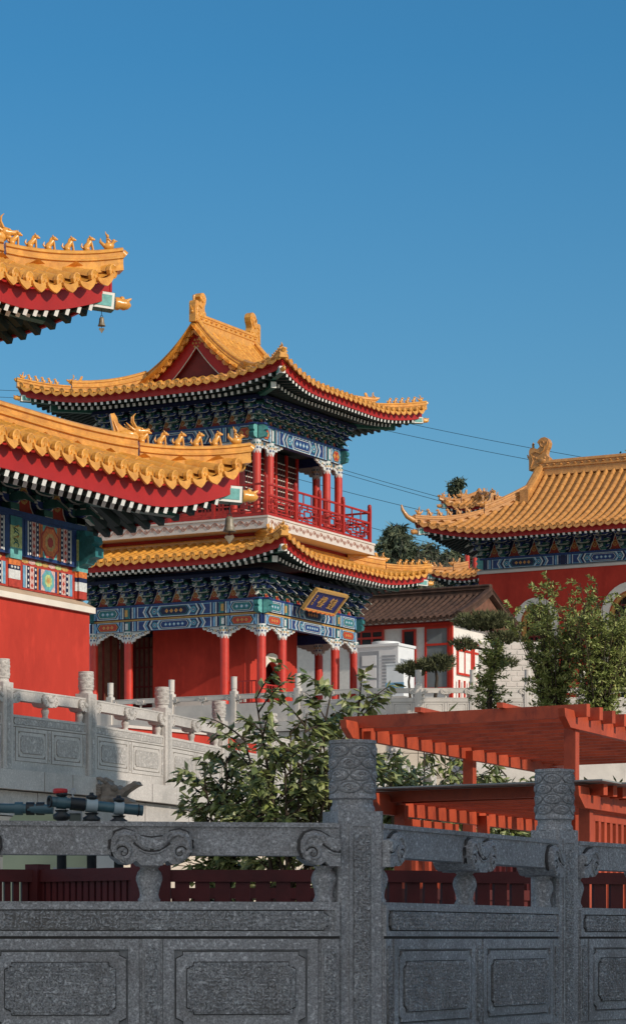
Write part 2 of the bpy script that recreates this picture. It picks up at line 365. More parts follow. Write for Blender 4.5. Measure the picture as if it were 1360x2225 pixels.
BE = {}
for g in ('glaze', 'glaze_far'): BE[g] = (beast_mesh(g), beast_mesh(g, True), dragon_mesh(g), chiwen_mesh(g))

def hip_ridge(R, k, d1, root, mat='glaze', w_=.2, h_=.42, n=6, bsp=.24, bs=1.0, drop=.6, horn=False, dpos=None):
    """hip ridge with its beasts; the outer stretch with the small beasts is lower"""
    hd = R.hipdir(k); sd = V((-hd.y, hd.x, 0)); ds = n * bsp / 1.414 + .28; ds = dpos or ds
    f = lambda a, b, m=10: [a + (b - a) * i / m for i in range(m + 1)]
    mb = MB(); dd = f(.03, ds); P = [R.hip(k, d) for d in dd]
    mb.sweep(P, [sd] * len(P), ridge_prof(w_, h_ * drop), mat)
    dd2 = f(ds + .02, d1, 14); P2 = [R.hip(k, d) for d in dd2]
    mb.sweep(P2, [sd] * len(P2), ridge_prof(w_ * 1.12, h_), mat)
    t = R.hip(k, .03)
    mb.tube([t + hd * .0 + Z * h_ * drop * .75, t + hd * .05 + Z * h_ * drop * .6], w_ * .3, mat, 10)
    if horn: mb.tube([t + hd * .0 + Z * .02, t + hd * .28 + Z * .16, t + hd * .46 + Z * .40, t + hd * .50 + Z * .58], [w_ * .55, w_ * .45, w_ * .32, .03], mat)
    o = mb.build('hip_ridge', root)
    slope = lambda d: (R.hip(k, d - .05) - R.hip(k, d + .05)).normalized()
    def set_(me, nm, d, h, s):
        x = slope(d); y = Z.cross(x).normalized(); z = x.cross(y)
        m = place(R.hip(k, d) + Z * h, x, y, z) @ Matrix.Scale(s, 4)
        put(nm, me, o, m)
    set_(BE[mat][1], 'ridge_rider', .12, h_ * drop - .01, bs)
    for i in range(n - 1): set_(BE[mat][0], 'ridge_beast', .12 + (i + 1) * bsp / 1.414, h_ * drop - .01, bs)
    set_(BE[mat][2], 'dragon_beast', ds + .10 * bs, h_ * drop * .9, bs * .9)
    return o
def corner_beam(R, k, root, mat='glaze', L=1.5, s=1.0, hb=.3):
    hd = R.hipdir(k); sd = V((-hd.y, hd.x, 0)); mb = MB(); a = R.hip(k, .09) - Z * (hb + .07); b = R.hip(k, L) - Z * (hb + .05)
    mb.beam(b, a, .17 * s, .2 * s, 'p_green', mats={5: 'white_paint'})
    x = (a - b).normalized(); up = x.cross(sd) * -1
    if up.z < 0: up = -up
    for i in (-1, 1):
        mb.box(a - x * .16 * s + sd * i * .087 * s, (.30 * s, .012, .19 * s), 'white_paint', x, sd, up)
        mb.box(a - x * .16 * s + sd * i * .094 * s, (.24 * s, .012, .13 * s), 'p_aqua', x, sd, up)
    mb.beam(R.hip(k, L + .2) - Z * (hb + .26), R.hip(k, .62) - Z * (hb + .22), .17 * s, .18 * s, 'p_green', mats={5: 'white_paint'})
    o = mb.build('corner_beam', root)
    mb = MB(); c = a + x * .02
    mb.lathe([(.075 * s, 0), (.078 * s, .04 * s), (.062 * s, .07 * s), (.07 * s, .11 * s), (.05 * s, .16 * s), (.015 * s, .19 * s)], c, mat, 9, x)
    mb.tube([c + x * .12 * s + up * .03 * s, c + x * .19 * s + up * .08 * s], [.035 * s, .012], mat); mb.ell(c + x * .08 * s + up * .06 * s, (.035 * s,) * 3, mat)
    mb.build('beam_end_beast', o)
    return a - x * .14 * s

# ------------------------------------------------------------------ painted timber work
def bracket_mesh(k=1.0, warm=False):
    mb = MB(); c1, c2, ln = 'k_blue', 'k_green', 'p_line'
    def arm(y, z, l, c):
        po = [(-l, .05), (-l, -.005), (-l * .8, -.04), (-l * .5, -.055), (l * .5, -.055), (l * .8, -.04), (l, -.005), (l, .05)]
        mb.prism([(a * k, b * k) for a, b in po], (0, (y - .035) * k, z * k), (1, 0, 0), Z, (0, 1, 0), .07 * k, c)
        for i in range(1, 6):
            a, b = po[i], po[i + 1]
            mb.beam(((a[0]) * k, (y + .037) * k, (z + a[1]) * k), (b[0] * k, (y + .037) * k, (z + b[1]) * k), .014 * k, .018 * k, ln, up=V((0, 1, 0)))
        for x in (-l * .86, 0, l * .86):
            mb.box((x * k, y * k, (z + .085) * k), (.1 * k, .1 * k, .07 * k), c2 if c == c1 else c1); mb.box((x * k, y * k, (z + .056) * k), (.085 * k, .108 * k, .014 * k), ln)
    mb.box((0, 0, .05 * k), (.2 * k, .2 * k, .1 * k), c2); mb.box((0, 0, .008), (.17 * k, .21 * k, .016 * k), ln)
    for i in range(3):
        z = .16 + i * .2; c = (c1, c2)[i % 2]; e = i * .17 + .26
        mb.box((0, (e / 2 - .06) * k, (z + .02) * k), (.075 * k, (e + .1) * k, .1 * k), (c2, c1)[i % 2])
        po = [(e - .02, .075), (e + .16, -.07), (e + .17, -.095), (e + .02, -.035), (e - .02, -.03)]
        mb.prism([(a * k, (z + b) * k) for a, b in po], (-.037 * k, 0, 0), (0, 1, 0), Z, (1, 0, 0), .074 * k, (c2, c1)[i % 2], ln)
        for j in range(i + 1):
            if j == i or j == 0: arm(j * .17, z, (.19, .25, .29)[i] - .03 * ((i + j) % 2), c)
    arm(.5, .74, .22, c1); mb.box((0, .2 * k, .78 * k), (.075 * k, .75 * k, .1 * k), c2)
    return mb.mesh('bracket_set')
BR = {1.0: bracket_mesh(1.0), .8: bracket_mesh(.8)}
def side_frames(a, b):
    return [(V((-a, -b, 0)), V((1, 0, 0)), V((0, -1, 0)), 2 * a), (V((a, -b, 0)), V((0, 1, 0)), V((1, 0, 0)), 2 * b),
            (V((a, b, 0)), V((-1, 0, 0)), V((0, 1, 0)), 2 * a), (V((-a, b, 0)), V((0, -1, 0)), V((-1, 0, 0)), 2 * b)]
def brackets(root, a, b, z, sp, k=1.0, sides=(0, 1, 2, 3), flame=True, high=.85):
    mb = MB(); fl = MB()
    for q in sides:
        o, u, n, L = side_frames(a, b)[q]; m = max(1, round(L / sp)); s = L / m
        c0 = o + u * L / 2 - n * .06 + Z * (z + high / 2)
        mb.box(c0, (L, .04, high), 'p_navy', u, n, Z)
        mb.box(o + u * L / 2 + n * .02 + Z * (z - .035), (L + .2, .22, .07), 'p_blue', u, n, Z)
        mb.box(o + u * L / 2 + n * .52 * k + Z * (z + .86 * k), (L + .9 * k, .1, .10), 'p_navy', u, n, Z)
        for i in range(m + 1):
            p = o + u * s * i + Z * z
            put('bracket_set', BR[k], root, place(p, -u, n))
            if i < m:
                c = o + u * s * (i + .5) - n * .038 + Z * z; h = .56 * k; w_ = s * .31
                for sc_, mt, dd in ((1, 'p_line', .004), (.86, 'p_red', .009)):
                    po = [(-w_, .02), (-w_ * .7, .2 * h), (-w_ * .62, .38 * h), (-w_ * .3, .6 * h), (-w_ * .2, .8 * h), (0, h), (w_ * .2, .8 * h), (w_ * .3, .6 * h), (w_ * .62, .38 * h), (w_ * .7, .2 * h), (w_, .02)]
                    fl.prism([(x * sc_, .02 + y * sc_) for x, y in po], c, u, Z, n, dd, mt)
                for r, mt, dd in ((.1, 'p_gold', .013), (.066, 'p_red', .016), (.035, 'p_gold', .02)):
                    fl.prism([(r * k * cos(t * .7), .25 * h / .56 + r * k * 1.15 * sin(t * .7)) for t in range(9)], c, u, Z, n, dd, mt)
                fl.tube([c + n * .02 + u * (w_ * 1.1 * (j / 8 - .5) * 1.6) + Z * (-.01 + .03 * sin(j * 1.9)) for j in range(9)], .018 * k, 'p_gold', 5)
    mb.build('bracket_board', root); fl.build('flame_panels', root)
def rect(mb, o, u, n, x0, x1, z0, z1, d, mat):
    mb.face([o + u * x0 + Z * z0 + n * d, o + u * x1 + Z * z0 + n * d, o + u * x1 + Z * z1 + n * d, o + u * x0 + Z * z1 + n * d], mat)
def poly(mb, o, u, n, pts, d, mat): mb.face([o + u * x + Z * z + n * d for x, z in pts], mat)
def cool_paint(mb, o, u, n, L, H, var=0):
    """blue and teal painted beam panel with chevrons and a lozenge in the middle"""
    R_ = lambda a, b, c, d, e, m: rect(mb, o, u, n, a, b, c, d, e, m)
    R_(0, L, 0, H, .004, 'p_blue')
    R_(0, L, H * .93, H, .007, 'p_sky'); R_(0, L, 0, H * .07, .007, 'p_sky')
    short = L < 1.6; k = H * .5
    c = L / 2; hw = L * (.30 if short else .17)
    def hexa(w_, hz, d, m): poly(mb, o, u, n, [(c - w_, H / 2), (c - w_ + hz * .7, H / 2 - hz), (c + w_ - hz * .7, H / 2 - hz), (c + w_, H / 2), (c + w_ - hz * .7, H / 2 + hz), (c - w_ + hz * .7, H / 2 + hz)], d, m)
    hexa(hw + .10, H * .5, .008, 'p_white'); hexa(hw + .06, H * .46, .010, 'p_sky'); hexa(hw + .01, H * .42, .012, 'p_navy'); hexa(hw - .03, H * .36, .014, ('p_white', 'p_gold')[var % 2] if short else ('p_white', 'p_teal')[var % 2])
    hexa(hw - .05, H * .32, .016, ('p_teal', 'p_red')[var % 2] if short else ('p_blue', 'p_navy')[var % 2])
    m = max(2, int((2 * hw - .25) / (H * .5)))
    for i in range(m):
        x = c + (i - (m - 1) / 2) * H * .5; r = H * .2
        poly(mb, o, u, n, [(x - r, H / 2), (x, H / 2 - r), (x + r, H / 2), (x, H / 2 + r)], .018, ('p_sky', 'p_gold')[var % 2])
        poly(mb, o, u, n, [(x - r * .5, H / 2), (x, H / 2 - r * .5), (x + r * .5, H / 2), (x, H / 2 + r * .5)], .020, ('p_white', 'p_orange')[var % 2])
    for sg in (-1, 1):
        e = 0 if sg < 0 else L; dr = 1 if sg < 0 else -1
        for j, (w_, mt) in enumerate(((.05, 'p_navy'), (.035, 'p_white'), (.06, 'p_sky'), (.05, 'p_blue'), (.03, 'p_white'))):
            x = e + dr * (.02 + .062 * j); R_(min(x, x + dr * w_), max(x, x + dr * w_), 0, H, .0095, mt)
        if not short:
            for j, mt in enumerate(('p_white', 'p_sky', 'p_navy', 'p_white')):
                x = e + dr * (.46 + .07 * j); t = .05
                poly(mb, o, u, n, [(x, H / 2), (x + dr * k * .6, H), (x + dr * (k * .6 + t), H), (x + dr * t, H / 2), (x + dr * (k * .6 + t), 0), (x + dr * k * .6, 0)][::dr], .0095, mt)
            x0, x1 = e + dr * .9, c + (-1 if sg < 0 else 1) * (hw + .18)
            q = max(1, int(abs(x1 - x0) / (H * .75)))
            for j in range(q):
                x = x0 + (x1 - x0) * (j + .5) / q
                for r, mt, d in ((.34, 'p_teal', .0095), (.25, 'p_sky', .0115), (.14, 'p_navy', .0135), (.07, 'p_white', .0155)):
                    poly(mb, o, u, n, [(x + r * H * cos(a * pi / 4), H / 2 + r * H * sin(a * pi / 4)) for a in range(8)], d, mt)
def warm_paint(mb, o, u, n, L, H, var=0):
    """bright painted panel of the near hall: blue ends, beaded strips, a round medallion"""
    R_ = lambda a, b, c, d, e, m: rect(mb, o, u, n, a, b, c, d, e, m)
    R_(0, L, 0, H, .004, ('p_blue', 'p_red')[var % 2]); c = L / 2; mw = min(.34, L * .5 - .36)
    R_(c - mw, c + mw, H * .04, H * .96, .007, ('p_orange', 'p_blue')[var % 2]); R_(c - mw * .78, c + mw * .78, H * .04, H * .96, .009, ('p_aqua', 'p_pink')[var % 2])
    for r, mt, d in ((.44, 'p_red', .011), (.38, 'p_orange', .013), (.24, 'p_gold', .015), (.14, 'p_red', .017)) if var % 2 == 0 else ((.46, 'p_sky', .011), (.4, 'p_aqua', .013), (.26, 'p_lime', .015), (.12, 'p_gold', .017)):
        poly(mb, o, u, n, [(c + r * H * (1 + .12 * (a % 2)) * cos(a * pi / 8), H * .5 + r * H * (1 + .12 * (a % 2)) * sin(a * pi / 8)) for a in range(16)], d, mt)
    for sg in (-1, 1):
        x = c + sg * (mw + .01)
        for w_, mt in ((.03, 'p_orange'), (.055, 'p_navy'), (.10, 'p_pink'), (.055, 'p_navy'), (.025, 'p_white'), (.06, 'p_sky' if var % 2 else 'p_blue')):
            R_(min(x, x + sg * w_), max(x, x + sg * w_), H * .02, H * .98, .008, mt)
            if mt == 'p_navy':
                q = int(H / .065)
                for i in range(q):
                    z = (i + .5) * H / q; xx = x + sg * w_ / 2; poly(mb, o, u, n, [(xx + .018 * cos(a), z + .018 * sin(a)) for a in (0, .9, 1.8, 2.7, 3.6, 4.5, 5.4)], .010, 'p_white')
            if mt == 'p_pink':
                q = int(H / .09)
                for i in range(q):
                    z = (i + .5) * H / q; xx = x + sg * w_ / 2; poly(mb, o, u, n, [(xx + .03, z), (xx, z + .035), (xx - .03, z), (xx, z - .035)], .010, 'p_red')
            x += sg * (w_ + .006)
def column(root, p, z0, z1, r=.14, collar=.36, nm='column'):
    mb = MB(); mb.lathe([(r, 0), (r, z1 - z0)], V((p[0], p[1], z0)), 'red_paint', 18)
    o = mb.build(nm, root)
    mb = MB(); c = V((p[0], p[1], z1 - collar)); rr = r + .004; n = 18; rows = []
    mb.lathe([(rr, .07), (rr + .006, collar * .5), (rr, collar)], c, 'p_white', 18)
    for j in range(9):
        a0, a1 = 2 * pi * j / 9, 2 * pi * (j + 1) / 9; q = [(rr + .002, a0 + (a1 - a0) * i / 4, .09 - .09 * sin(pi * i / 4)) for i in range(5)]
        bot = [c + V((a * cos(b), a * sin(b), h)) for a, b, h in q]; top = [c + V((rr * cos(b), rr * sin(b), .12)) for a, b, h in q]
        mb.grid([bot, top], 'p_pink' if j % 2 else 'p_white')
        for zz, mt in ((.17, 'p_blue'), (.25, 'p_gold'), (.31, 'p_teal')):
            am = (a0 + a1) / 2 + (.3 if zz == .25 else 0); mb.box(c + V((cos(am), sin(am), 0)) * (rr + .004) + Z * zz, (.012, .05, .05), mt, V((cos(am), sin(am), 0)), V((-sin(am), cos(am), 0)))
    mb.build('column_collar', o)
    return o
def queti(mb, o, u, n, L, H=.3, mat='p_white'):
    """carved brace under a beam, from the column outward along u"""
    po = [(0, 0), (L, 0), (L * .96, -.07), (L * .78, -.085), (L * .72, -.13), (L * .5, -.14), (L * .44, -.2), (L * .22, -.21), (L * .15, -H), (0, -H)]
    mb.prism(po, o + n * -.03, u, Z, n, .06, mat, 'p_line')
    for i in range(5):
        x = L * (.12 + .17 * i); z = -.05 - .035 * (4 - i) * .7; c = o + u * x + Z * z + n * .033
        mb.tube([c + u * .04 * cos(t) + Z * .035 * sin(t) for t in (0, .9, 1.8, 2.7, 3.6, 4.5)], .012, ('p_blue', 'p_gold', 'p_teal')[i % 3], 5)
def fret(mb, o, u, W, H, t, mat, n):
    """geometric lattice panel"""
    bar = lambda x0, z0, x1, z1: mb.beam(o + u * x0 + Z * z0, o + u * x1 + Z * z1, t, t, mat, up=n)
    for f in (.0, .16, .36): bar(W * f, H * f * .9, W * (1 - f), H * f * .9), bar(W * f, H * (1 - f * .9), W * (1 - f), H * (1 - f * .9)), bar(W * f, H * f * .9, W * f, H * (1 - f * .9)), bar(W * (1 - f), H * f * .9, W * (1 - f), H * (1 - f * .9))
    for x in (.25, .75): bar(W * x, 0, W * x, H * .32), bar(W * (1 - x), H * .68, W * (1 - x), H)
    bar(0, H * .5, W * .36, H * .5), bar(W * .64, H * .5, W, H * .5), bar(W * .5, 0, W * .5, H * .3), bar(W * .5, H * .7, W * .5, H)
    bar(W * .08, H * .26, W * .3, H * .26), bar(W * .7, H * .74, W * .92, H * .74), bar(W * .08, H * .26, W * .08, H * .74), bar(W * .92, H * .26, W * .92, H * .74)
def bell(name, p, s, label, mat='bronze'):
    t = thing(name, p, 0, label, 'bell')
    mb = MB(); mb.tube([(0, 0, 0), (0, 0, -.17 * s)], .008 * s, 'iron', 5); mb.tube([(.03 * s * cos(a), 0, -.19 * s + .03 * s * sin(a)) for a in [i * .8 for i in range(9)]], .007 * s, 'iron', 5); mb.build('hanging_rod', t)
    mb = MB(); pr = [(.02, -.2), (.05, -.215), (.062, -.25), (.066, -.32), (.078, -.38), (.098, -.42), (.09, -.42), (.06, -.36)]
    mb.lathe([(a * s, b * s) for a, b in pr], (0, 0, 0), mat, 14, caps=False); mb.build('bell_body', t)
    mb = MB(); mb.tube([(0, 0, -.3 * s), (0, 0, -.5 * s)], .006 * s, 'iron', 5)
    mb.prism([(-.07 * s, -.5 * s), (-.05 * s, -.46 * s), (0, -.48 * s), (.05 * s, -.46 * s), (.07 * s, -.5 * s), (.03 * s, -.55 * s), (0, -.6 * s), (-.03 * s, -.55 * s)], (0, .006, 0), (1, 0, 0), Z, (0, -1, 0), .012, mat); mb.build('clapper', t)

def gable(R, root, dg, top, mat='glaze', red='eave_red', sides=(1, -1), pitch=.3, vr=(.22, .34), axis='x'):
    """gable ends of a hip-and-gable roof whose ridge runs along x (local); verge tiles, bargeboards, verge ridges"""
    bx = R.a - dg; prof = R.H
    run = R.b
    for sg in sides:
        X = V((sg, 0, 0)); wl = MB(); bo = MB(); vt = MB()
        ys = [dg - .25 + (run - dg + .25) * i / 16 for i in range(17)]
        up = [(y - run, prof(y)) for y in ys]; full = up + [(-a, z) for a, z in up[:-1][::-1]]
        base = prof(dg) - .12
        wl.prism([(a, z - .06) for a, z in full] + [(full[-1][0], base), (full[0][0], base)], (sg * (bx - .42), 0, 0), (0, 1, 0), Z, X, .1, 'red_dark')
        wl.build('gable_wall', root)
        for s2 in (1, -1):
            q = [(a * s2, z) for a, z in up]
            bo.prism([(a, z - .10) for a, z in q] + [(a * .99, z - .62) for a, z in q[::-1] if True], (sg * (bx - .3), 0, 0), (0, 1, 0), Z, X, .12, red)
            bo.tube([V((sg * (bx - .17), a * .99, z - .62)) for a, z in q], .018, 'p_line', 5)
            for cc in ((.36,), ):
                i = 6; a, z = q[i]; cx = V((sg * (bx - .178), a, z - .36))
                for j in range(7):
                    r = 0 if j == 6 else .12; d_ = cx + V((0, r * cos(j * pi / 3), r * sin(j * pi / 3))); bo.ell(d_, (.014, .042, .042), 'p_gold', 6, 4)
        cx = V((sg * (bx - .178), 0, prof(run) - .5))
        for j in range(7):
            r = 0 if j == 6 else .12; bo.ell(cx + V((0, r * cos(j * pi / 3), r * sin(j * pi / 3))), (.014, .042, .042), 'p_gold', 6, 4)
        bo.build('bargeboard', root)
        L = 0; pts = [V((0, a, z)) for a, z in full]; acc = [0]
        for i in range(1, len(pts)): acc.append(acc[-1] + (pts[i] - pts[i - 1]).length)
        def along(d):
            for i in range(1, len(acc)):
                if acc[i] >= d or i == len(acc) - 1: return pts[i - 1].lerp(pts[i], (d - acc[i - 1]) / (acc[i] - acc[i - 1]))
        m = int(acc[-1] / (pitch * .92)); r = pitch * .3
        for i in range(m + 1):
            d = acc[-1] * i / m; p = along(d); vt.tube([V((sg * (bx - .34), p.y, p.z + .02)), V((sg * (bx + .03), p.y, p.z - .03))], r, mat, 10)
            if i < m:
                p = along(d + acc[-1] / m / 2); vt.prism([(-r, .02), (-r * .9, -.06), (-r * .45, -.11), (0, -.15), (r * .45, -.11), (r * .9, -.06), (r, .02)], (sg * (bx - .04), p.y, p.z - .04), (0, 1, 0), Z, X, .03, mat)
        vt.build('verge_tiles', root)
        for s2 in (1, -1):
            rb = MB(); q = [V((sg * (bx - .22), a * s2, z)) for a, z in up]
            rb.sweep(q, [V((1, 0, 0))] * len(q), ridge_prof(*vr), mat)
            e = q[0]; rb.box(e + V((0, s2 * -.0, .2)), (.34, .16, .5), mat); rb.build('verge_ridge', root)
def main_ridge(root, x0, x1, z, h=.42, w_=.24, mat='glaze', cw=1.0, axis=V((1, 0, 0))):
    mb = MB(); sd = V((-axis.y, axis.x, 0)); P = [axis * (x0 + (x1 - x0) * i / 6) + Z * z for i in range(7)]
    mb.sweep(P, [sd] * 7, ridge_prof(w_, h), mat)
    q = int((x1 - x0) / .28)
    for i in range(q):
        for s2 in (-1, 1): mb.ell(axis * (x0 + (i + .5) * (x1 - x0) / q) + Z * (z + h * .65) + sd * s2 * w_ * .45, (.07, .07, .03), mat, 6, 4)
    mb.build('main_ridge', root)
    for x, sg in ((x0, 1), (x1, -1)):
        m = place(axis * (x + sg * .1) + Z * (z + h * .35), axis * sg, Z.cross(axis * sg)) @ Matrix.Scale(cw, 4); put('ridge_end_ornament', BE[mat][3], root, m)

def roof_all(root, R, yends, sides=(0, 1, 2, 3), mat='glaze', pitch=.3, hb=.3, run=1.6, sp=.21, second=.5):
    t, brd, raf, sof = MB(), MB(), MB(), MB()
    for k in sides:
        R.tiles(t, k, yends[k], pitch, mat); R.eaves(brd, raf, sof, k, hb, sp, run, second=second)
    t.build('roof_tiles', root); brd.build('eave_board', root); raf.build('rafters', root); sof.build('soffit', root)

# ------------------------------------------------------------------ the bell tower
h = 2.925; FL = 6.85
cor = V((-1.513, 82.4, 0)); ctr = cor + (E1 + E2) * h
T = thing('bell_tower', (ctr.x, ctr.y, CZ), RZ, 'two storey tower with yellow glazed roofs, red balcony and a blue name board', 'tower')
mb = MB(); mb.b2(-h - .55, h + .55, -h - .55, h + .55, FL - 1.6, FL, 'stone_white'); mb.b2(-h - .6, h + .6, -h - .6, h + .6, FL - .16, FL + .002, 'slab'); mb.build('plinth', T)
cs = [-h, -h + 1.25, h - 1.25, h]
def ring_cols(a, xs, z0, z1, r, collar):
    for i, x in enumerate(xs):
        for j, y in enumerate(xs):
            if i in (0, 3) or j in (0, 3): column(T, (x, y), z0, z1, r, collar)
ring_cols(h, cs, FL, 9.24, .135, .38)
# lower core walls with arched doorway toward the sunny side
q = 1.62; mb = MB()
ar = [(-q, 0)] + [(-.55, 0), (-.55, 1.05)] + [(.55 * cos(pi - pi * i / 12), 1.05 + .55 * sin(pi * i / 12)) for i in range(1, 12)] + [(.55, 1.05), (.55, 0)] + [(q, 0), (q, 3.2), (-q, 3.2)]
mb.prism(ar, (0, -q + .2, FL), (1, 0, 0), Z, (0, -1, 0), .2, 'red_wall')
mb.b2(-q, -q + .2, -q + .2, q, FL, FL + 3.2, 'red_wall'); mb.b2(q - .2, q, -q + .2, q, FL, FL + 3.2, 'red_wall'); mb.b2(-q + .2, q - .2, q - .2, q, FL, FL + 3.2, 'red_wall')
mb.b2(-q - .04, -q, -q - .04, q, FL, FL + .42, 'stone_white')
mb.build('core_wall', T)
mb = MB(); rg = lambda r: [(-r, -.0)] + [(r * cos(pi - pi * i / 14), 1.05 + r * sin(pi * i / 14)) for i in range(15)] + [(r, 0)]
mb.prism(rg(.80) + rg(.55)[::-1], (0, -q, FL), (1, 0, 0), Z, (0, -1, 0), .06, 'plaster'); mb.build('arch_surround', T)
mb = MB(); mb.b2(-.62, .62, -q + .5, -q + .56, FL, FL + 1.75, 'wood_brown')
for x in (-.6, -.3, 0, .3, .6): mb.b2(x - .02, x + .02, -q + .46, -q + .5, FL, FL + 1.7, 'red_dark')
mb.build('arch_door', T)
mb = MB(); mb.b2(-.9, -.8, q, h - .15, FL, 9.3, 'wood_brown')
for i in range(7): mb.b2(-.93, -.9, q + .05 + i * .17, q + .1 + i * .17, FL, 9.3, 'red_dark')
for z in (.3, .9, 1.5, 2.1): mb.b2(-.94, -.9, q, h - .15, FL + z, FL + z + .05, 'red_dark')
mb.b2(-h + .01, h - .1, h - .12, h - .04, FL, 9.3, 'wood_brown')
for i in range(13): mb.b2(-h + .3 + i * .42, -h + .36 + i * .42, h - .16, h - .12, FL, 9.3, 'red_dark')
mb.build('lattice_door', T)
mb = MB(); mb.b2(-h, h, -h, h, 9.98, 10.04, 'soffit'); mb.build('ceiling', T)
def beams(z0, z1, z2, z3, a, xs, paint=cool_paint, sides=(0, 3)):
    for k in range(4):
        o, u, n, L = side_frames(a, a)[k]; mb = MB()
        mb.box(o + u * L / 2 + Z * (z0 + z1) / 2, (L + .1, .2, z1 - z0), 'p_blue', u, n)
        if z2: mb.box(o + u * L / 2 + Z * (z2 + z3) / 2, (L + .14, .24, z3 - z2), 'p_blue', u, n); mb.box(o + u * L / 2 + Z * (z1 + z2) / 2, (L, .12, z2 - z1), 'red_dark', u, n)
        if k in sides:
            st = [0, xs[1] - xs[0], xs[2] - xs[0], L]
            for i in range(3):
                x0, x1 = st[i] + (.02 if i else -.05), st[i + 1] - (.02 if i < 2 else -.05); i2 = 0 if i == 1 else 1
                if i2 == 0: x0 += .10; x1 -= .10
                cool_paint(mb, o + u * x0 + n * .1 + Z * z0, u, n, x1 - x0, z1 - z0, i2)
                if z2: cool_paint(mb, o + u * x0 + n * .12 + Z * z2, u, n, x1 - x0, z3 - z2, i2 + 1 if i != 1 else 1)
            for s_ in st[1:3]:
                rect(mb, o, u, n, s_ - .12, s_ + .12, z0, z1, .108, 'p_teal'); rect(mb, o, u, n, s_ - .05, s_ + .05, z0 + .05, z1 - .05, .112, 'p_white')
                if z2: rect(mb, o, u, n, s_ - .12, s_ + .12, z2, z3, .128, 'p_teal'); rect(mb, o, u, n, s_ - .05, s_ + .05, z2 + .06, z3 - .06, .132, 'p_gold')
            if z2: rect(mb, o, u, n, 0, L, z1 + .02, z2 - .02, .064, 'p_gold')
        mb.build('painted_beam', T)
        for i in range(4):
            for sg in (1, -1):
                if (i == 0 and sg < 0) or (i == 3 and sg > 0): continue
                s_ = xs[i] - xs[0]; wide = .5 if (i == 0 and sg > 0) or (i == 3 and sg < 0) or (i == 1 and sg < 0) or (i == 2 and sg > 0) else .62
                mb = MB(); queti(mb, o + u * (s_ + sg * .13) + Z * (z0 - .005), u * sg, n, wide, .3, 'p_white'); mb.build('carved_brace', T)
        # beam noses past the corners
        for s_, sg in ((0, -1), (L, 1)):
            mb = MB(); zt = z3 or z1; po = [(0, 0), (.16, 0), (.24, -.06), (.24, -.15), (.17, -.19), (.24, -.25), (.2, -.36), (0, -.40)]
            mb.prism([(x * sg, z) for x, z in po], o + u * (s_ + sg * .1) + n * -.08 + Z * zt, u, Z, n, .16, 'p_aqua', 'p_teal')
            mb.box(o + u * (s_ + sg * .2) + Z * (zt + .03), (.22, .2, .05), 'p_blue', u, n)
            mb.build('beam_nose', T)
beams(9.24, 9.53, 9.62, 9.95, h, cs)
brackets(T, h, h, 10.02, .65, .8, high=.9)
RL = Roof(h + 1.55, h + 1.55, 11.16, .26, .04, .40, 2.6, .28, 1.75)
ye = lambda t: max(0, min(1.72, RL.a - abs(t)))
roof_all(T, RL, [ye] * 4, run=1.6)
for k in (0, 2, 3): hip_ridge(RL, k, 1.72, T, n=5, bsp=.17, bs=.85, h_=.40)
tips = {}
for k in (0, 2, 3): tips[k] = corner_beam(RL, k, T)
mb = MB(); e = h - .16
mb.b2(-e, e, -e, e, 11.5, 11.98, 'eave_red')
for k in range(4):
    o, u, n, L = side_frames(e, e)[k]; P = [o + u * L * i / 4 + n * .03 + Z * 11.70 for i in range(5)]; mb.sweep(P, [n] * 5, ridge_prof(.16, .16), 'glaze')
mb.build('balcony_base', T)
# balcony slab with scroll relief
so_ = h + .47; mb = MB(); mb.b2(-so_, so_, -so_, so_, 11.98, 12.33, 'slab'); mb.b2(-so_ - .03, so_ + .03, -so_ - .03, so_ + .03, 12.29, 12.345, 'slab'); mb.b2(-so_ - .02, so_ + .02, -so_ - .02, so_ + .02, 11.975, 12.01, 'slab')
for k in range(4):
    o, u, n, L = side_frames(so_, so_)[k]; m = int((L - .3) / .42); st = (L - .3) / m
    for i in range(m):
        x0 = .15 + st * i
        P = [o + u * (x0 + st * t_ / 12) + n * .004 + Z * (12.15 + .08 * sin(2 * pi * t_ / 12)) for t_ in range(13)]; mb.tube(P, .013, 'slab_line', 4)
        for c_, sg in ((.26, 1), (.74, -1)):
            P = [o + u * (x0 + st * c_ + .06 * (1 - t_ / 14) * cos(t_ * .8)) + n * .004 + Z * (12.15 + .05 * (1 - t_ / 14) * sin(t_ * .8) * sg) for t_ in range(11)]; mb.tube(P, .010, 'slab_line', 4)
mb.build('balcony_slab', T)
# balcony railing
re_ = h + .36; rail = bpy.data.objects.new('balcony_railing', MB().mesh('balcony_railing')); C.objects.link(rail); rail.parent = T
mb = MB()
for k in range(4):
    o, u, n, L = side_frames(re_, re_)[k]
    for z in (12.40, 12.98, 13.30): mb.beam(o + u * .04 + Z * z, o + u * (L - .04) + Z * z, .06, .055, 'rail_red')
    st = [0, L * .27, L * .5, L * .73, L]
    for i in range(4): fret(mb, o + u * (st[i] + .05) + Z * 12.44, u, st[i + 1] - st[i] - .1, .52, .036, 'rail_red', n); [mb.beam(o + u * (st[i] + (st[i + 1] - st[i]) * f) + Z * 13.0, o + u * (st[i] + (st[i + 1] - st[i]) * f) + Z * 13.28, .03, .03, 'rail_red') for f in (.33, .66)]
rail.data = mb.mesh('balcony_railing')
pm = MB(); pm.b2(-.05, .05, -.05, .05, 12.34, 13.42, 'rail_red'); pm.lathe([(.055, 13.42), (.065, 13.46), (.06, 13.53), (.03, 13.56)], (0, 0, 0), 'rail_red', 10); pmm = pm.mesh('railing_post')
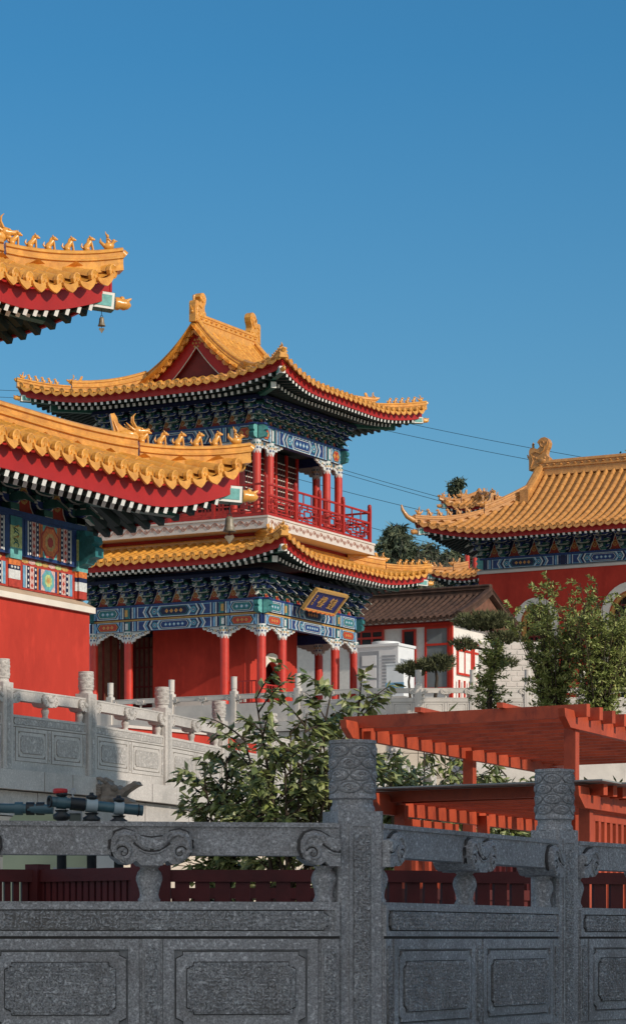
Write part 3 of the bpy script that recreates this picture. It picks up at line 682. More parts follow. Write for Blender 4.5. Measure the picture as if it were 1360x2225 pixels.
for k in range(4):
    o, u, n, L = side_frames(re_, re_)[k]
    for f in (0, .27, .5, .73): put('railing_post', pmm, rail, Matrix.Translation(o + u * L * f))
hu = h - .36; xs = [-hu, -hu + .78, hu - .78, hu]
ring_cols(hu, xs, 12.34, 14.75, .125, .42)
mb = MB()                                     # latticed upper room
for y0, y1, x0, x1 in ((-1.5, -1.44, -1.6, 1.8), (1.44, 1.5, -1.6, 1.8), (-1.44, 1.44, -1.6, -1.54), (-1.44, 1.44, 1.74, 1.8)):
    mb.b2(x0, x1, y0, y1, 12.34, 14.9, 'unlit_dark')
for i in range(23):
    x = -1.6 + i * .154; mb.b2(x - .018, x + .018, -1.53, -1.5, 12.9, 14.6, 'red_dark'); y = -1.44 + i * .22; mb.b2(-1.63, -1.6, max(-1.44, min(1.44, y)) - .018, max(-1.44, min(1.44, y)) + .018, 12.9, 14.6, 'red_dark')
for z in [12.9 + .17 * i for i in range(11)]: mb.b2(-1.6, 1.8, -1.528, -1.5, z - .014, z + .014, 'p_line'); mb.b2(-1.628, -1.6, -1.44, 1.44, z - .014, z + .014, 'red_dark')
mb.b2(-1.63, 1.82, -1.55, -1.44, 12.34, 12.88, 'red_paint'); mb.b2(-1.64, -1.54, -1.44, 1.44, 12.34, 12.88, 'red_paint')
for x in (-1.58, -.92, -.25, .42, 1.1, 1.78): mb.b2(x - .05, x + .05, -1.56, -1.46, 12.34, 14.9, 'red_paint')
mb.build('lattice_room', T)
beams(14.75, 15.17, None, None, hu, xs)
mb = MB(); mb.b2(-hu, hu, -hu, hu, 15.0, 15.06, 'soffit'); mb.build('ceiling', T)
brackets(T, hu, hu, 15.24, .58, .8, high=.9)
DG = 2.45
RU = Roof(h + 1.45, h + 1.45, 16.26, .16, -.0243, .42, 2.7, .26, 2.3, .0241)
ytop = lambda t: RU.b if abs(t) <= RU.a - DG else max(0, RU.a - abs(t)); yside = lambda t: max(0, min(DG + .1, RU.b - abs(t)))
roof_all(T, RU, [ytop, yside, ytop, yside], run=1.75)
for k in (0, 2, 3): hip_ridge(RU, k, DG + .15, T, n=6, bsp=.17, bs=.85, h_=.40)
for k in (0, 2, 3): tips[10 + k] = corner_beam(RU, k, T)
gable(RU, T, DG, 0)
zr = RU.H(RU.b)
main_ridge(T, -(RU.a - DG) + .15, RU.a - DG - .15, zr - .05, .46, .24, cw=.92)
# name board under the lower eave of the sunny side
nb = bpy.data.objects.new('name_board', None)
mb = MB(); W_, H_ = 1.82, .70; X_, Y_, N_ = V((1, 0, 0)), V((0, -.66, .751)), V((0, -.751, -.66))
c = V((-.36, -h - .72, 10.13))
mb.box(c, (W_, .08, H_), 'board_blue', X_, N_, Y_)
for sg in (1, -1):
    mb.box(c + Y_ * sg * (H_ / 2) + N_ * .03, (W_ + .16, .11, .08), 'p_gold', X_, N_, Y_); mb.box(c + X_ * sg * (W_ / 2 + .045) + N_ * .03, (.08, .11, H_ - .08), 'p_gold', X_, N_, Y_)
mb.tube([c - Y_ * (H_ / 2) + N_ * .1 + X_ * (W_ * (i / 24 - .5)) + Y_ * .03 * sin(i * 1.7) for i in range(25)], .022, 'p_orange', 5)
NB = mb.build('name_board', T)
def strokes(lines, size, pos, th=.055):         # gilt brush strokes on the board, given in a unit square
    mb = MB()
    for line in lines:
        for a, b in zip(line, line[1:]):
            mb.beam(pos + X_ * (a[0] - .5) * size + Y_ * (a[1] - .5) * size * 1.05, pos + X_ * (b[0] - .5) * size + Y_ * (b[1] - .5) * size * 1.05, th * size, .03, 'p_gold', up=N_)
    mb.build('letter', NB)
BELL = [[(.0, .62), (.2, .98), (.42, .66)], [(.06, .58), (.38, .58)], [(.02, .4), (.42, .4)], [(.2, .62), (.2, .06)], [(.08, .3), (.13, .14)], [(.34, .32), (.28, .14)], [(.0, .04), (.46, .08)], [(.74, 1), (.74, .86)], [(.52, .86), (.98, .86)], [(.62, .82), (.66, .7)], [(.88, .82), (.82, .7)], [(.48, .68), (1, .68)], [(.56, .58), (.94, .58), (.94, .32), (.56, .32), (.56, .58)], [(.56, .45), (.94, .45)], [(.75, .6), (.75, .02)], [(.56, .18), (.94, .18)], [(.48, .02), (1, .02)]]
HOUSE = [[(.0, .7), (.38, .7)], [(.2, 1), (.2, 0)], [(.2, .66), (.0, .3)], [(.2, .62), (.38, .4)], [(.5, .9), (.96, .9), (.96, .58), (.5, .58), (.5, .9)], [(.42, .74), (1, .74)], [(.73, 1), (.73, .48)], [(.5, .47), (.96, .47)], [(.42, .3), (1, .3)], [(.68, .46), (.52, .14), (.92, .0)], [(.88, .3), (.72, .1), (.46, .0)]]
strokes(BELL, .36, c + X_ * .42 + N_ * .055, .042); strokes(HOUSE, .36, c - X_ * .22 + N_ * .055, .042)
for i in range(3): strokes([[(.1, .8), (.9, .8)], [(.5, 1), (.5, 0)], [(.1, .35), (.9, .3)]], .10, c - X_ * .7 + Y_ * (.13 - .13 * i) + N_ * .055, .12)
mb = MB()                                      # red iron fence between the lower columns of the shaded side
for y0, y1 in ((-h + .2, -h + 1.1),):
    n_ = 7
    for i in range(n_): y = y0 + (y1 - y0) * i / (n_ - 1); mb.b2(-h + .02, -h + .045, y - .012, y + .012, FL, FL + .75, 'rail_red')
    for z in (.08, .72): mb.b2(-h + .015, -h + .05, y0, y1, FL + z, FL + z + .035, 'rail_red')
for x0, x1 in ((-h + .2, -h + 1.0),):
    for i in range(6): x = x0 + (x1 - x0) * i / 5; mb.b2(x - .012, x + .012, -h + .02, -h + .045, FL, FL + .65, 'rail_red')
    mb.b2(x0, x1, -h + .015, -h + .05, FL + .62, FL + .655, 'rail_red')
mb.build('iron_fence', T)

# ------------------------------------------------------------------ the near hall at the left
HC = V((-2.985, 37.5, 0)); A_, B_ = 4.0, 3.0; hc = HC - E1 * A_ + E2 * B_
Hh = thing('left_hall', (hc.x, hc.y, CZ), RZ, 'near double eaved hall at the left with a sunlit red wall and bright painted beams', 'hall')
mb = MB(); mb.b2(-A_, A_, -B_, B_, 1.95, 4.34, 'red_wall'); mb.build('wall', Hh)
mb = MB()
for k in range(4):
    o, u, n, L = side_frames(A_, B_)[k]
    P = [o + u * -.07, o + u * (L + .07)]
mb.b2(-A_ - .06, A_ + .06, -B_ - .06, B_ + .06, 4.342, 4.42, 'plaster')
rr = lambda e, z: [V((-A_ - e, -B_ - e, z)), V((A_ + e, -B_ - e, z)), V((A_ + e, B_ + e, z)), V((-A_ - e, B_ + e, z))]
a_, b_ = rr(.06, 4.42), rr(-.16, 4.56)
for i in range(4): mb.face([a_[i], a_[(i + 1) % 4], b_[(i + 1) % 4], b_[i]], 'tan_coping')
mb.build('wall_coping', Hh)
a2, b2 = A_ - .14, B_ - .14
for k in (0, 1, 3):
    o, u, n, L = side_frames(a2, b2)[k]; mb = MB()
    mb.box(o + u * L / 2 + n * -.02 + Z * 4.68, (L, .2, .34), 'p_red', u, n); mb.box(o + u * L / 2 + n * -.02 + Z * 4.89, (L, .12, .1), 'p_red', u, n)
    mb.box(o + u * L / 2 + n * -.02 + Z * 5.18, (L + .1, .26, .5), 'p_blue', u, n)
    m = round(L / 1.62)
    for i in range(m):
        s_ = L / m; warm_paint(mb, o + u * (s_ * i + .2) + n * .08 + Z * 4.53, u, n, s_ - .4, .3, 1); warm_paint(mb, o + u * (s_ * i + .2) + n * .11 + Z * 4.95, u, n, s_ - .4, .46, 0)
        for j in range(7): poly(mb, o, u, n, [(s_ * (i + .2 + j * .1) + .09 * cos(t_), 4.89 + .032 * sin(t_)) for t_ in (0, .9, 1.8, 2.7, 3.6, 4.5, 5.4)], .046, ('p_gold', 'p_pink', 'p_lime')[j % 3])
    for i in range(m + 1):
        x = L * i / m
        for z0, z1, mt, d in ((4.52, 4.62, 'p_red', .092), (4.62, 4.74, 'p_white', .094), (4.74, 4.80, 'p_navy', .094), (4.80, 4.88, 'p_orange', .094), (4.88, 5.02, 'p_aqua', .118), (5.02, 5.3, 'p_lime', .12), (5.3, 5.42, 'p_teal', .122)):
            mb.box(o + u * x + Z * (z0 + z1) / 2, (.26, 2 * d, z1 - z0), mt, u, n)
        for j in range(3): mb.ell(o + u * (x + (j - 1) * .07) + n * .095 + Z * 4.77, (.02, .02, .02), 'p_white', 6, 4)
        for j in range(6): mb.tube([o + u * (x + .06 * cos(t_ + j) * (1 if j % 2 else -1)) + n * .122 + Z * (5.06 + .045 * j + .03 * sin(t_)) for t_ in (0, 1, 2, 3, 4)], .008, ('p_teal', 'p_green', 'p_gold')[j % 3], 4)
    mb.build('painted_beam', Hh)
    if k in (0, 1):
        mb = MB(); po = [(0, .02), (.16, .02), (.18, -.06), (.30, -.06), (.32, -.14), (.26, -.18), (.33, -.22), (.33, -.34), (.22, -.36), (.18, -.42), (.1, -.44), (.04, -.5), (0, -.52)]
        sg = 1 if k == 0 else -1; s_ = L if k == 0 else 0
        mb.prism([(x * sg, z) for x, z in po], o + u * (s_ + sg * .06) + n * -.1 + Z * 5.4, u, Z, n, .2, 'p_aqua', 'p_teal')
        mb.tube([o + u * (s_ + sg * (.18 + .07 * cos(t_ * .9))) + n * .102 + Z * (5.18 + .08 * sin(t_ * .9)) for t_ in range(7)], .018, 'p_gold', 5); mb.build('beam_nose', Hh)
brackets(Hh, a2, b2, 5.50, .78, 1.0, (0, 1, 3), high=.8)
LR = Roof(A_ + 1.36, B_ + 1.36, 5.99, .375, -.006, .52, 2.0, .24, 2.4)
yl = [lambda t, H_=LR.a: max(0, min(2.62, H_ - abs(t))), lambda t, H_=LR.b: max(0, min(2.62, H_ - abs(t)))] * 2
roof_all(Hh, LR, yl, hb=.40, run=1.9, sp=.20, second=.45)
for k in (0, 1): hip_ridge(LR, k, 2.6, Hh, n=6, bsp=.215, bs=.95, h_=.33, w_=.22, drop=.72, dpos=.93)
p1 = corner_beam(LR, 0, Hh, s=1.15, hb=.40)
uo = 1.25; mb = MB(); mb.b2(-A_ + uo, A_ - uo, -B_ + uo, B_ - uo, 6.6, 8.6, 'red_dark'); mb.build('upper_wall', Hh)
brackets(Hh, A_ - uo, B_ - uo, 7.75, .78, 1.0, (0, 1), high=.9)
UR = Roof(A_ - uo + 1.36, B_ - uo + 1.36, 8.45, .36, .06, .55, 2.0, .24, 2.6)
yl = [lambda t, H_=UR.a: max(0, min(UR.b, H_ - abs(t))), lambda t, H_=UR.b: max(0, min(UR.b, H_ - abs(t)))] * 2
roof_all(Hh, UR, yl, hb=.38, run=1.6, sp=.20, second=.45)
for k in (0, 1): hip_ridge(UR, k, UR.b - .1, Hh, n=6, bsp=.215, bs=.95, h_=.31, w_=.22, drop=.88, dpos=.96)
p2 = corner_beam(UR, 0, Hh, s=1.15, hb=.38)
zr2 = UR.z0 + UR.al * UR.b + UR.be * UR.b ** 2; main_ridge(Hh, -(UR.a - UR.b), UR.a - UR.b, zr2, .5, .26)
Mw = Matrix.Translation((hc.x, hc.y, CZ)) @ Matrix.Rotation(RZ, 4, 'Z')
bell('wind_bell', Mw @ (p1 - Z * .1), .95, 'larger bronze wind bell hanging from the lower eave corner of the near hall')
bell('wind_bell', Mw @ (p2 - Z * .1), .55, 'small bronze wind bell hanging from the upper eave corner against the sky')

# ------------------------------------------------------------------ the hall at the right
RC = V((6.08, 103, 0)); A3, B3 = 2.4, 6.5; rc = RC + E1 * A3 - E2 * B3
G = thing('right_hall', (rc.x, rc.y, CZ), RZ, 'hall on the right with a broad yellow roof and white arched windows', 'hall')
ops = [(B3 - (1160 - 1040) / 60 / .86, .62, .88, 11.5), (B3 - (1352 - 1040) / 60 / .86, .9, 1.2, 11.55)]
mb = MB(); po = [(-B3, 6.8)]
for yc, r, R2, zc in ops[::-1]: po += [(yc - r, 6.8), (yc - r, zc)] + [(yc - r * cos(pi * i / 12), zc + r * sin(pi * i / 12)) for i in range(1, 12)] + [(yc + r, zc), (yc + r, 6.8)]
po += [(B3, 6.8), (B3, 13.36), (-B3, 13.36)]
mb.prism(po, (-A3 + .25, 0, 0), (0, 1, 0), Z, (-1, 0, 0), .25, 'red_wall')
mb.b2(-A3 + .25, A3, B3 - .25, B3, 6.8, 13.36, 'red_wall'); mb.b2(-A3 + .25, A3, -B3, -B3 + .25, 6.8, 13.36, 'red_wall'); mb.b2(A3 - .25, A3, -B3 + .25, B3 - .25, 6.8, 13.36, 'red_wall'); mb.build('wall', G)
for yc, r, R2, zc in ops:
    mb = MB(); f_ = lambda r_: [(yc - r_, 7)] + [(yc - r_ * cos(pi * i / 16), zc + r_ * sin(pi * i / 16)) for i in range(17)] + [(yc + r_, 7)]
    mb.prism(f_(R2) + f_(r)[::-1], (-A3, 0, 0), (0, 1, 0), Z, (-1, 0, 0), .07, 'plaster'); o_ = mb.build('arched_window', G)
    mb = MB(); mb.prism(f_(r) + f_(r - .13)[::-1], (-A3 + .2, 0, 0), (0, 1, 0), Z, (-1, 0, 0), .12, 'p_gold')
    mb.b2(-A3 + .26, -A3 + .3, yc - r, yc + r, 7, zc + r, 'unlit_dark')
    for i in range(-2, 3): mb.b2(-A3 + .21, -A3 + .25, yc + i * r * .33 - .03, yc + i * r * .33 + .03, 7, zc + r * .9, 'red_dark')
    for z in (zc - .5, zc, zc + .4): mb.b2(-A3 + .21, -A3 + .25, yc - r, yc + r, z - .03, z + .03, 'red_dark')
    mb.build('window_grille', o_)
mb = MB(); mb.b2(-A3 - .05, A3 + .05, -B3 - .05, B3 + .05, 13.362, 13.46, 'slab')
a_, b_ = [V((sx * (A3 + .05), sy * (B3 + .05), 13.46)) for sx, sy in ((-1, -1), (1, -1), (1, 1), (-1, 1))], [V((sx * (A3 - .2), sy * (B3 - .2), 13.6)) for sx, sy in ((-1, -1), (1, -1), (1, 1), (-1, 1))]
for i in range(4): mb.face([a_[i], a_[(i + 1) % 4], b_[(i + 1) % 4], b_[i]], 'paving')
mb.build('wall_coping', G)
for k in (2, 3):
    o, u, n, L = side_frames(A3 - .15, B3 - .15)[k]; mb = MB(); mb.box(o + u * L / 2 + Z * 13.7, (L, .2, .36), 'p_navy', u, n)
    m = max(1, round(L / 3.2))
    for i in range(m): cool_paint(mb, o + u * (L / m * i + .1) + n * .1 + Z * 13.54, u, n, L / m - .2, .33, i + 1)
    mb.build('painted_beam', G)
mb = MB(); po = [(0, .02), (.22, .02), (.3, -.1), (.2, -.18), (.3, -.26), (.2, -.38), (0, -.4)]; o, u, n, L = side_frames(A3 - .15, B3 - .15)[3]
mb.prism([(-x, z) for x, z in po], o - n * .08 + Z * 13.95, u, Z, n, .16, 'p_aqua', 'p_white'); mb.build('beam_nose', G)
brackets(G, A3 - .15, B3 - .15, 13.95, .78, 1.0, (2, 3), high=.7)
DG3 = 2.7
# ridge runs along local y: build the roof in a frame turned by 90 degrees
G2 = bpy.data.objects.new('roof', MB().mesh('roof')); C.objects.link(G2); G2.parent = G; G2.rotation_euler = (0, 0, pi / 2)
R3 = Roof(B3 + 1.5, A3 + 1.5, 14.72, .34, .082, .5, 3.0, .3, 2.6)
ytop3 = lambda t: R3.b if abs(t) <= R3.a - DG3 else max(0, R3.a - abs(t)); ys3 = lambda t: max(0, min(DG3 + .1, R3.b - abs(t)))
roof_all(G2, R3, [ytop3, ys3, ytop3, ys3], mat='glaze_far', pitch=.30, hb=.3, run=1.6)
hip_ridge(R3, 1, DG3 + .1, G2, 'glaze_far', n=6, bsp=.32, bs=1.25, h_=.42, horn=True); hip_ridge(R3, 0, DG3 + .1, G2, 'glaze_far', n=6, bsp=.32, bs=1.25, h_=.42, horn=True)
hip_ridge(R3, 2, DG3 + .1, G2, 'glaze_far', n=6, bsp=.32, bs=1.25, h_=.42, horn=True)
corner_beam(R3, 1, G2, 'glaze_far', s=1.3); corner_beam(R3, 2, G2, 'glaze_far', s=1.3)
gable(R3, G2, DG3, 0, 'glaze_far', vr=(.3, .42))
z3 = R3.z0 + R3.al * R3.b + R3.be * R3.b ** 2; main_ridge(G2, -(R3.a - DG3) + .1, R3.a - DG3 - .1, z3 - .05, .54, .3, 'glaze_far', cw=1.18)

# ------------------------------------------------------------------ small pavilion behind the right hall
pc = at(1041, 1100, 114); Pv = thing('pavilion', (pc.x, pc.y, CZ), RZ, 'small yellow roofed pavilion with blue painted pillars peeping out behind the right hall', 'pavilion')
hp = .85
for x in (-.36, .36):
    for y in (-.36, .36): column(Pv, (x, y), 15.0, 16.6, .1, .4)
brackets(Pv, .42, .42, 16.6, .5, .8, high=.7)
RP = Roof(1.12, 1.12, 17.42, .34, .16, .42, 1.05, .14, 1.1)
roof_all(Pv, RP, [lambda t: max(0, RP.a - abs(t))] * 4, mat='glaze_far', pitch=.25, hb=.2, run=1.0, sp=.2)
for k in range(4): hip_ridge(RP, k, 1.08, Pv, 'glaze_far', n=3, bsp=.2, bs=.85, h_=.24, w_=.16, dpos=.55)
mb = MB(); mb.lathe([(.16, 17.9), (.18, 18.05), (.1, 18.12), (.12, 18.2), (.04, 18.3)], (0, 0, 0), 'glaze_far', 12); mb.build('finial', Pv)
corner_beam(RP, 2, Pv, 'glaze_far', L=1.0, hb=.2)
RQ = Roof(1.5, 1.5, 14.55, .34, .05, .38, 1.6, .2, 1.3)
roof_all(Pv, RQ, [lambda t: max(0, min(1.2, RQ.a - abs(t)))] * 4, mat='glaze_far', pitch=.25, hb=.2, run=1.1, sp=.2)
for k in (0, 2, 3): hip_ridge(RQ, k, 1.15, Pv, 'glaze_far', n=3, bsp=.2, bs=.9, h_=.32)
corner_beam(RQ, 2, Pv, 'glaze_far', L=1.0, hb=.2)
brackets(Pv, .45, .45, 13.86, .5, .8, high=.7)
mb = MB()
for sx in (-1, 1):
    for sy in (-1, 1):
        c_ = V((sx * .45, sy * .45, 0)); mb.lathe([(.3, 12.0), (.3, 13.85)], c_, 'pillar_blue', 16)
        for i in range(5):
            for j in range(6):
                t_ = j * pi / 3 + (i % 2) * .5; mb.ell(c_ + V((.3 * cos(t_), .3 * sin(t_), 12.25 + i * .36)), (.05, .05, .07), ('p_white', 'p_blue')[(i + j) % 2], 6, 4)
        mb.lathe([(.31, 13.72), (.33, 13.8), (.31, 13.86)], c_, 'p_blue', 16); mb.lathe([(.22, 8.5), (.22, 12.0)], c_, 'red_paint', 14)
mb.build('painted_pillar', Pv)
mb = MB()
for k in range(4):
    o, u, n, L = side_frames(.45, .45)[k]; mb.box(o + u * L / 2 + Z * 13.35, (L, .2, 1.0), 'p_sky', u, n); cool_paint(mb, o + u * .3 + n * .1 + Z * 13.1, u, n, max(.2, L - .62), .5, 0)
mb.build('painted_beam', Pv)

# ------------------------------------------------------------------ dark roofed house in the middle
dc = at(985, 1340, 94); HA, HB = 2.0, 3.6; dcc = dc + E1 * HA + E2 * (HB) ; DH = thing('tiled_house', (dcc.x, dcc.y, CZ), RZ, 'low white house with a dark brown tiled roof and red framed windows', 'house')
mb = MB(); mb.b2(-HA, HA, -HB, HB, 6.5, 10.6, 'white_paint'); mb.build('wall', DH)
RH = Roof(HB + .45, HA + .5, 10.72, .42, .05, .14, 1.2, .05, 1.0)
DR = bpy.data.objects.new('roof', None)
t = MB(); RHt = Roof(HA + .45, HB + .45, 10.72, .33, .04, .06, .8, .0, 1.0)
for k in (3, 1): RHt.tiles(t, k, (lambda t_: RHt.a), .24, 'roof_dark')
for y in (-HB - .40, HB + .40):
    for sg in (-1, 1):
        P = [V((sg * (RHt.a - q_), y, RHt.H(q_))) for q_ in [RHt.a * i / 8 for i in range(9)]]; t.sweep(P, [V((0, 1, 0))] * 9, ridge_prof(.2, .2), 'roof_dark')
    t.face([V((-HA, y * .985, 10.6)), V((HA, y * .985, 10.6)), V((0, y * .985, RHt.H(RHt.a) - .1))], 'wood_brown')
zt = RHt.z0 + RHt.al * RHt.a + RHt.be * RHt.a ** 2; t.sweep([V((0, -HB - .45, zt)), V((0, HB + .45, zt))], [V((1, 0, 0))] * 2, ridge_prof(.24, .3), 'roof_dark')
for k in range(4):
    u, v, H_ = RHt.uv(k); t.sweep([RHt.P(k, -H_ + 2 * H_ * i / 20, .12) for i in range(21)], [v] * 21, [(0, -.03), (.06, -.03), (.06, -.13), (0, -.13)], 'white_paint')
t.face([V((sx * (HA + .3), sy * (HB + .3), 10.62)) for sx, sy in ((-1, -1), (-1, 1), (1, 1), (1, -1))], 'red_dark')
t.build('roof', DH)
def win(root, o, u, n, W, H, glass, bars=1, nm='window'):
    mb = MB(); t_ = .07
    for x in (0, W): mb.box(o + u * x + Z * H / 2, (t_, .09, H + t_), 'red_paint', u, n)
    for z in (0, H * .72, H): mb.box(o + u * W / 2 + Z * z, (W - t_, .085, t_), 'red_paint', u, n)
    for i in range(1, bars + 1): mb.box(o + u * W * i / (bars + 1) + Z * H / 2, (.05, .08, H - t_), 'red_paint', u, n)
    w_ = mb.build(nm, root)
    mb = MB(); mb.box(o + u * W / 2 + Z * H / 2 - n * .01, (W - .04, .04, H - .04), glass, u, n); mb.build('pane', w_)
o3, u3, n3, L3 = side_frames(HA, HB)[3]
fx = lambda px: (985 - px) / 64 / .85      # metres left of the near corner along the front
for x0, x1, z0, z1, g, b in ((fx(976), fx(930), 8.4, 10.45, 'glass_pale', 0), (fx(908), fx(884), 8.4, 10.4, 'glass_dark', 0), (fx(842), fx(775), 9.6, 10.45, 'glass_dark', 2)):
    win(DH, o3 + u3 * (L3 - x1) + n3 * .03 + Z * z0, u3, n3, x1 - x0, z1 - z0, g, b)
mb = MB(); mb.box(o3 + u3 * L3 / 2 + n3 * .02 + Z * 10.55, (L3, .06, .12), 'red_paint', u3, n3); mb.box(o3 + u3 * (L3 - .06) + n3 * .04 + Z * 8.8, (.12, .1, 3.6), 'red_paint', u3, n3); mb.build('red_trim', DH)
o0, u0, n0, L0 = side_frames(HA, HB)[0]
for i in range(3): win(DH, o0 + u0 * (.25 + i * 1.25) + n0 * .03 + Z * 8.9, u0, n0, 1.05, 1.1, 'white_paint', 1)
mb = MB()
for i in range(9): mb.box(o0 + u0 * (.2 + i * .42) + n0 * .12 + Z * 8.3, (.06, .05, .75), 'red_paint', u0, n0)
mb.build('side_railing', DH)
# brick planter wall right of the house
bw = MB(); a0, a1 = at(1040, 1440, 84), at(1180, 1440, 84); u_ = (a1 - a0).normalized(); n_ = V((0, -1, 0)); bw.box((a0 + a1) / 2 - Z * .6, ((a1 - a0).length, .3, 2.4), 'stone_white', u_, n_)
for r in range(9):
    for i in range(6): bw.box(a0 + u_ * ((i + .5 + (r % 2) * .5) * .32) + n_ * .155 + Z * (.45 - r * .16), (.28, .02, .12), 'slab', u_, n_)
tag(bw.build('brick_planter_wall'), 'pale brick planter wall behind the cloud pruned pine', 'wall')

# outdoor air conditioning cabinet
ac = at(838, 1500, 86); AC = thing('air_conditioner', (ac.x, ac.y, ac.z), RZ - pi / 2, 'big white outdoor air conditioning cabinet with a grey front panel beside the tower', 'air conditioner')
mb = MB(); mb.b2(-.7, .7, -.55, .55, -.7, 1.28, 'ac_white'); mb.b2(-.74, .74, -.59, .59, 1.28, 1.36, 'ac_white'); mb.lathe([(.42, 1.36), (.44, 1.46), (.40, 1.47), (.38, 1.38)], (0, 0, 0), 'ac_white', 18); mb.build('cabinet', AC)
mb = MB(); mb.b2(-.62, .06, -.565, -.55, -.3, 1.15, 'ac_grey')
for i in range(3): mb.b2(-.52, -.04, -.58, -.565, -.05 + i * .38, .26 + i * .38, 'ac_white')
for i in range(10): mb.b2(.16, .62, -.568, -.55, .05 + i * .1, .10 + i * .1, 'ac_grey')
mb.b2(.69, .712, -.4, .4, .1, .9, 'ac_grey')
mb.build('front_panel', AC)
ac = at(868, 1478, 82); A2 = thing('utility_box', (ac.x, ac.y, ac.z), RZ - pi / 2, 'plain white utility box with a small blue sign behind the pale stone balustrade', 'utility box')
mb = MB(); mb.b2(-.28, .28, -.3, .3, -.5, .42, 'ac_white'); mb.b2(-.3, .3, -.32, .32, .42, .46, 'ac_white'); mb.b2(-.3, .3, -.315, -.305, -.3, -.1, 'p_sky'); mb.build('cabinet', A2)

# ------------------------------------------------------------------ stone balustrades
CSC = [(-.0, 0)]
def spiral(c, u, v, r0, turns, n, sg=1, k=18): return [c + (u * cos(sg * t / k * turns * 2 * pi) + v * sin(sg * t / k * turns * 2 * pi)) * (r0 * (1 - .85 * t / k)) for t in range(k + 1)]
def cloud_bracket(mb, c, u, n, s, mat, half=0, th=.15, fine=True):
    """scrolled cloud bracket; c = bottom middle, half=-1/1 keeps only that side"""
    L = [(0, 158), (-60, 168), (-110, 198), (-160, 208), (-205, 193), (-232, 148), (-235, 98), (-215, 48), (-170, 13), (-120, 6), (-90, 28), (-70, 8), (-62, 0), (0, 0)]
    k = s / 1360.0; R_ = [(-a, b) for a, b in L[1:-1]][::-1]
    if half == 0: po = L[:-1] + R_
    else: po = L if half < 0 else [(-a, b) for a, b in L]
    mb.prism([(a * k, b * k) for a, b in po], c - n * th / 2, u, Z, n, th, mat)
    f = n * (th / 2); dirt_shade_mat = 'dirt_shade_dark' if mat == 'granite' else 'dirt_shade_pale'
    outline = [(a, b) for a, b in (po if half == 0 else L if half < 0 else [(-a, b) for a, b in L])][1:]
    if half == 0: outline = [q for q in po if q[1] > 20]; outline = sorted(outline, key=lambda q: q[0])
    else: outline = [q for q in outline if q[1] > 20]
    mb.tube([c + n * .068 * s + u * a * k * 1.03 + Z * (b * k + .002) for a, b in outline], 11 * k, dirt_shade_mat, 6)  # dark outline tube: groove dirt and contact shade put in as colour
    for sg in (-1, 1):
        if half and sg != half: continue
        ct = c + f + u * (sg * 165 * k) + Z * 75 * k
        mb.tube(spiral(ct, u * sg, Z, 58 * k, 1.5, n, 1), 13 * k, mat, 6); mb.tube(spiral(ct, u * sg, Z, 45 * k, 1.3, n, 1), 7 * k, dirt_shade_mat, 5)
        mb.tube([c + f + u * (sg * x * k) + Z * y * k for x, y in ((10, 95), (45, 102), (80, 130), (110, 165), (150, 182), (190, 170), (214, 135), (214, 90), (190, 45), (150, 25))], 13 * k, mat, 6); mb.tube([c + f + u * (sg * x * k) + Z * y * k for x, y in ((0, 84), (48, 90), (86, 116), (106, 130))], 8 * k, dirt_shade_mat, 5)
        mb.prism([(sg * x * k, y * k) for x, y in ((0, 150), (55, 160), (100, 186), (80, 135), (45, 108), (0, 96))], c + f, u, Z, n, .012 * s, mat)
        mb.tube([c + f + u * (sg * x * k) + Z * y * k for x, y in ((0, 70), (40, 74), (75, 92))], 8 * k, mat, 5)
def vase(mb, c, s, mat):
    pr = [(60, 0), (64, 10), (54, 26), (52, 40), (58, 70), (74, 120), (74, 138), (66, 165), (52, 182), (50, 190), (60, 196), (60, 204)]
    mb.lathe([(r / 1360 * s, z / 1360 * s) for r, z in pr], c, mat, 18)
def ring(mb, o, u, n, x0, x1, z0, z1, w_, d, mat, notch=0):
    for a, b, c_, e in ((x0, x1, z0, z0 + w_), (x0, x1, z1 - w_, z1), (x0, x0 + w_, z0 + w_, z1 - w_), (x1 - w_, x1, z0 + w_, z1 - w_)):
        mb.box(o + u * (a + b) / 2 + Z * (c_ + e) / 2 + n * d / 2, (b - a, d, e - c_), mat, u, n)
CR = random.Random(77)
def chisel(mb, o, u, n, x0, x1, z0, z1, d, cell=.0155, up=Z):
    """meandering chiselled relief: short raised strokes scattered over a carved field"""
    nx, nz = max(1, int((x1 - x0) / cell)), max(1, int((z1 - z0) / cell))
    for i in range(nx):
        for j in range(nz):
            if CR.random() < .18: continue
            x = x0 + (i + .5 + CR.uniform(-.25, .25)) * (x1 - x0) / nx; z = z0 + (j + .5 + CR.uniform(-.25, .25)) * (z1 - z0) / nz; t = CR.choice((0, 0, pi / 2, pi / 2, pi / 4, -pi / 4)) + CR.uniform(-.3, .3); L_ = CR.uniform(.010, .021)
            dx, dz = cos(t) * L_ / 2, sin(t) * L_ / 2; k = CR.uniform(.003, .0055); c = o + u * x + up * z + n * d
            px_, pz_ = -sin(t) * .0038, cos(t) * .0038
            a = [c + u * (sx * dx + sy * px_) + up * (sx * dz + sy * pz_) for sx, sy in ((-1, -1), (1, -1), (1, 1), (-1, 1))]; b = [c + u * (sx * dx * .8 + sy * px_ * .5) + up * (sx * dz * .8 + sy * pz_ * .5) + n * k for sx, sy in ((-1, -1), (1, -1), (1, 1), (-1, 1))]
            mb.add(a + b, [(4, 5, 6, 7), (0, 1, 5, 4), (1, 2, 6, 5), (2, 3, 7, 6), (3, 0, 4, 7)], 'granite')
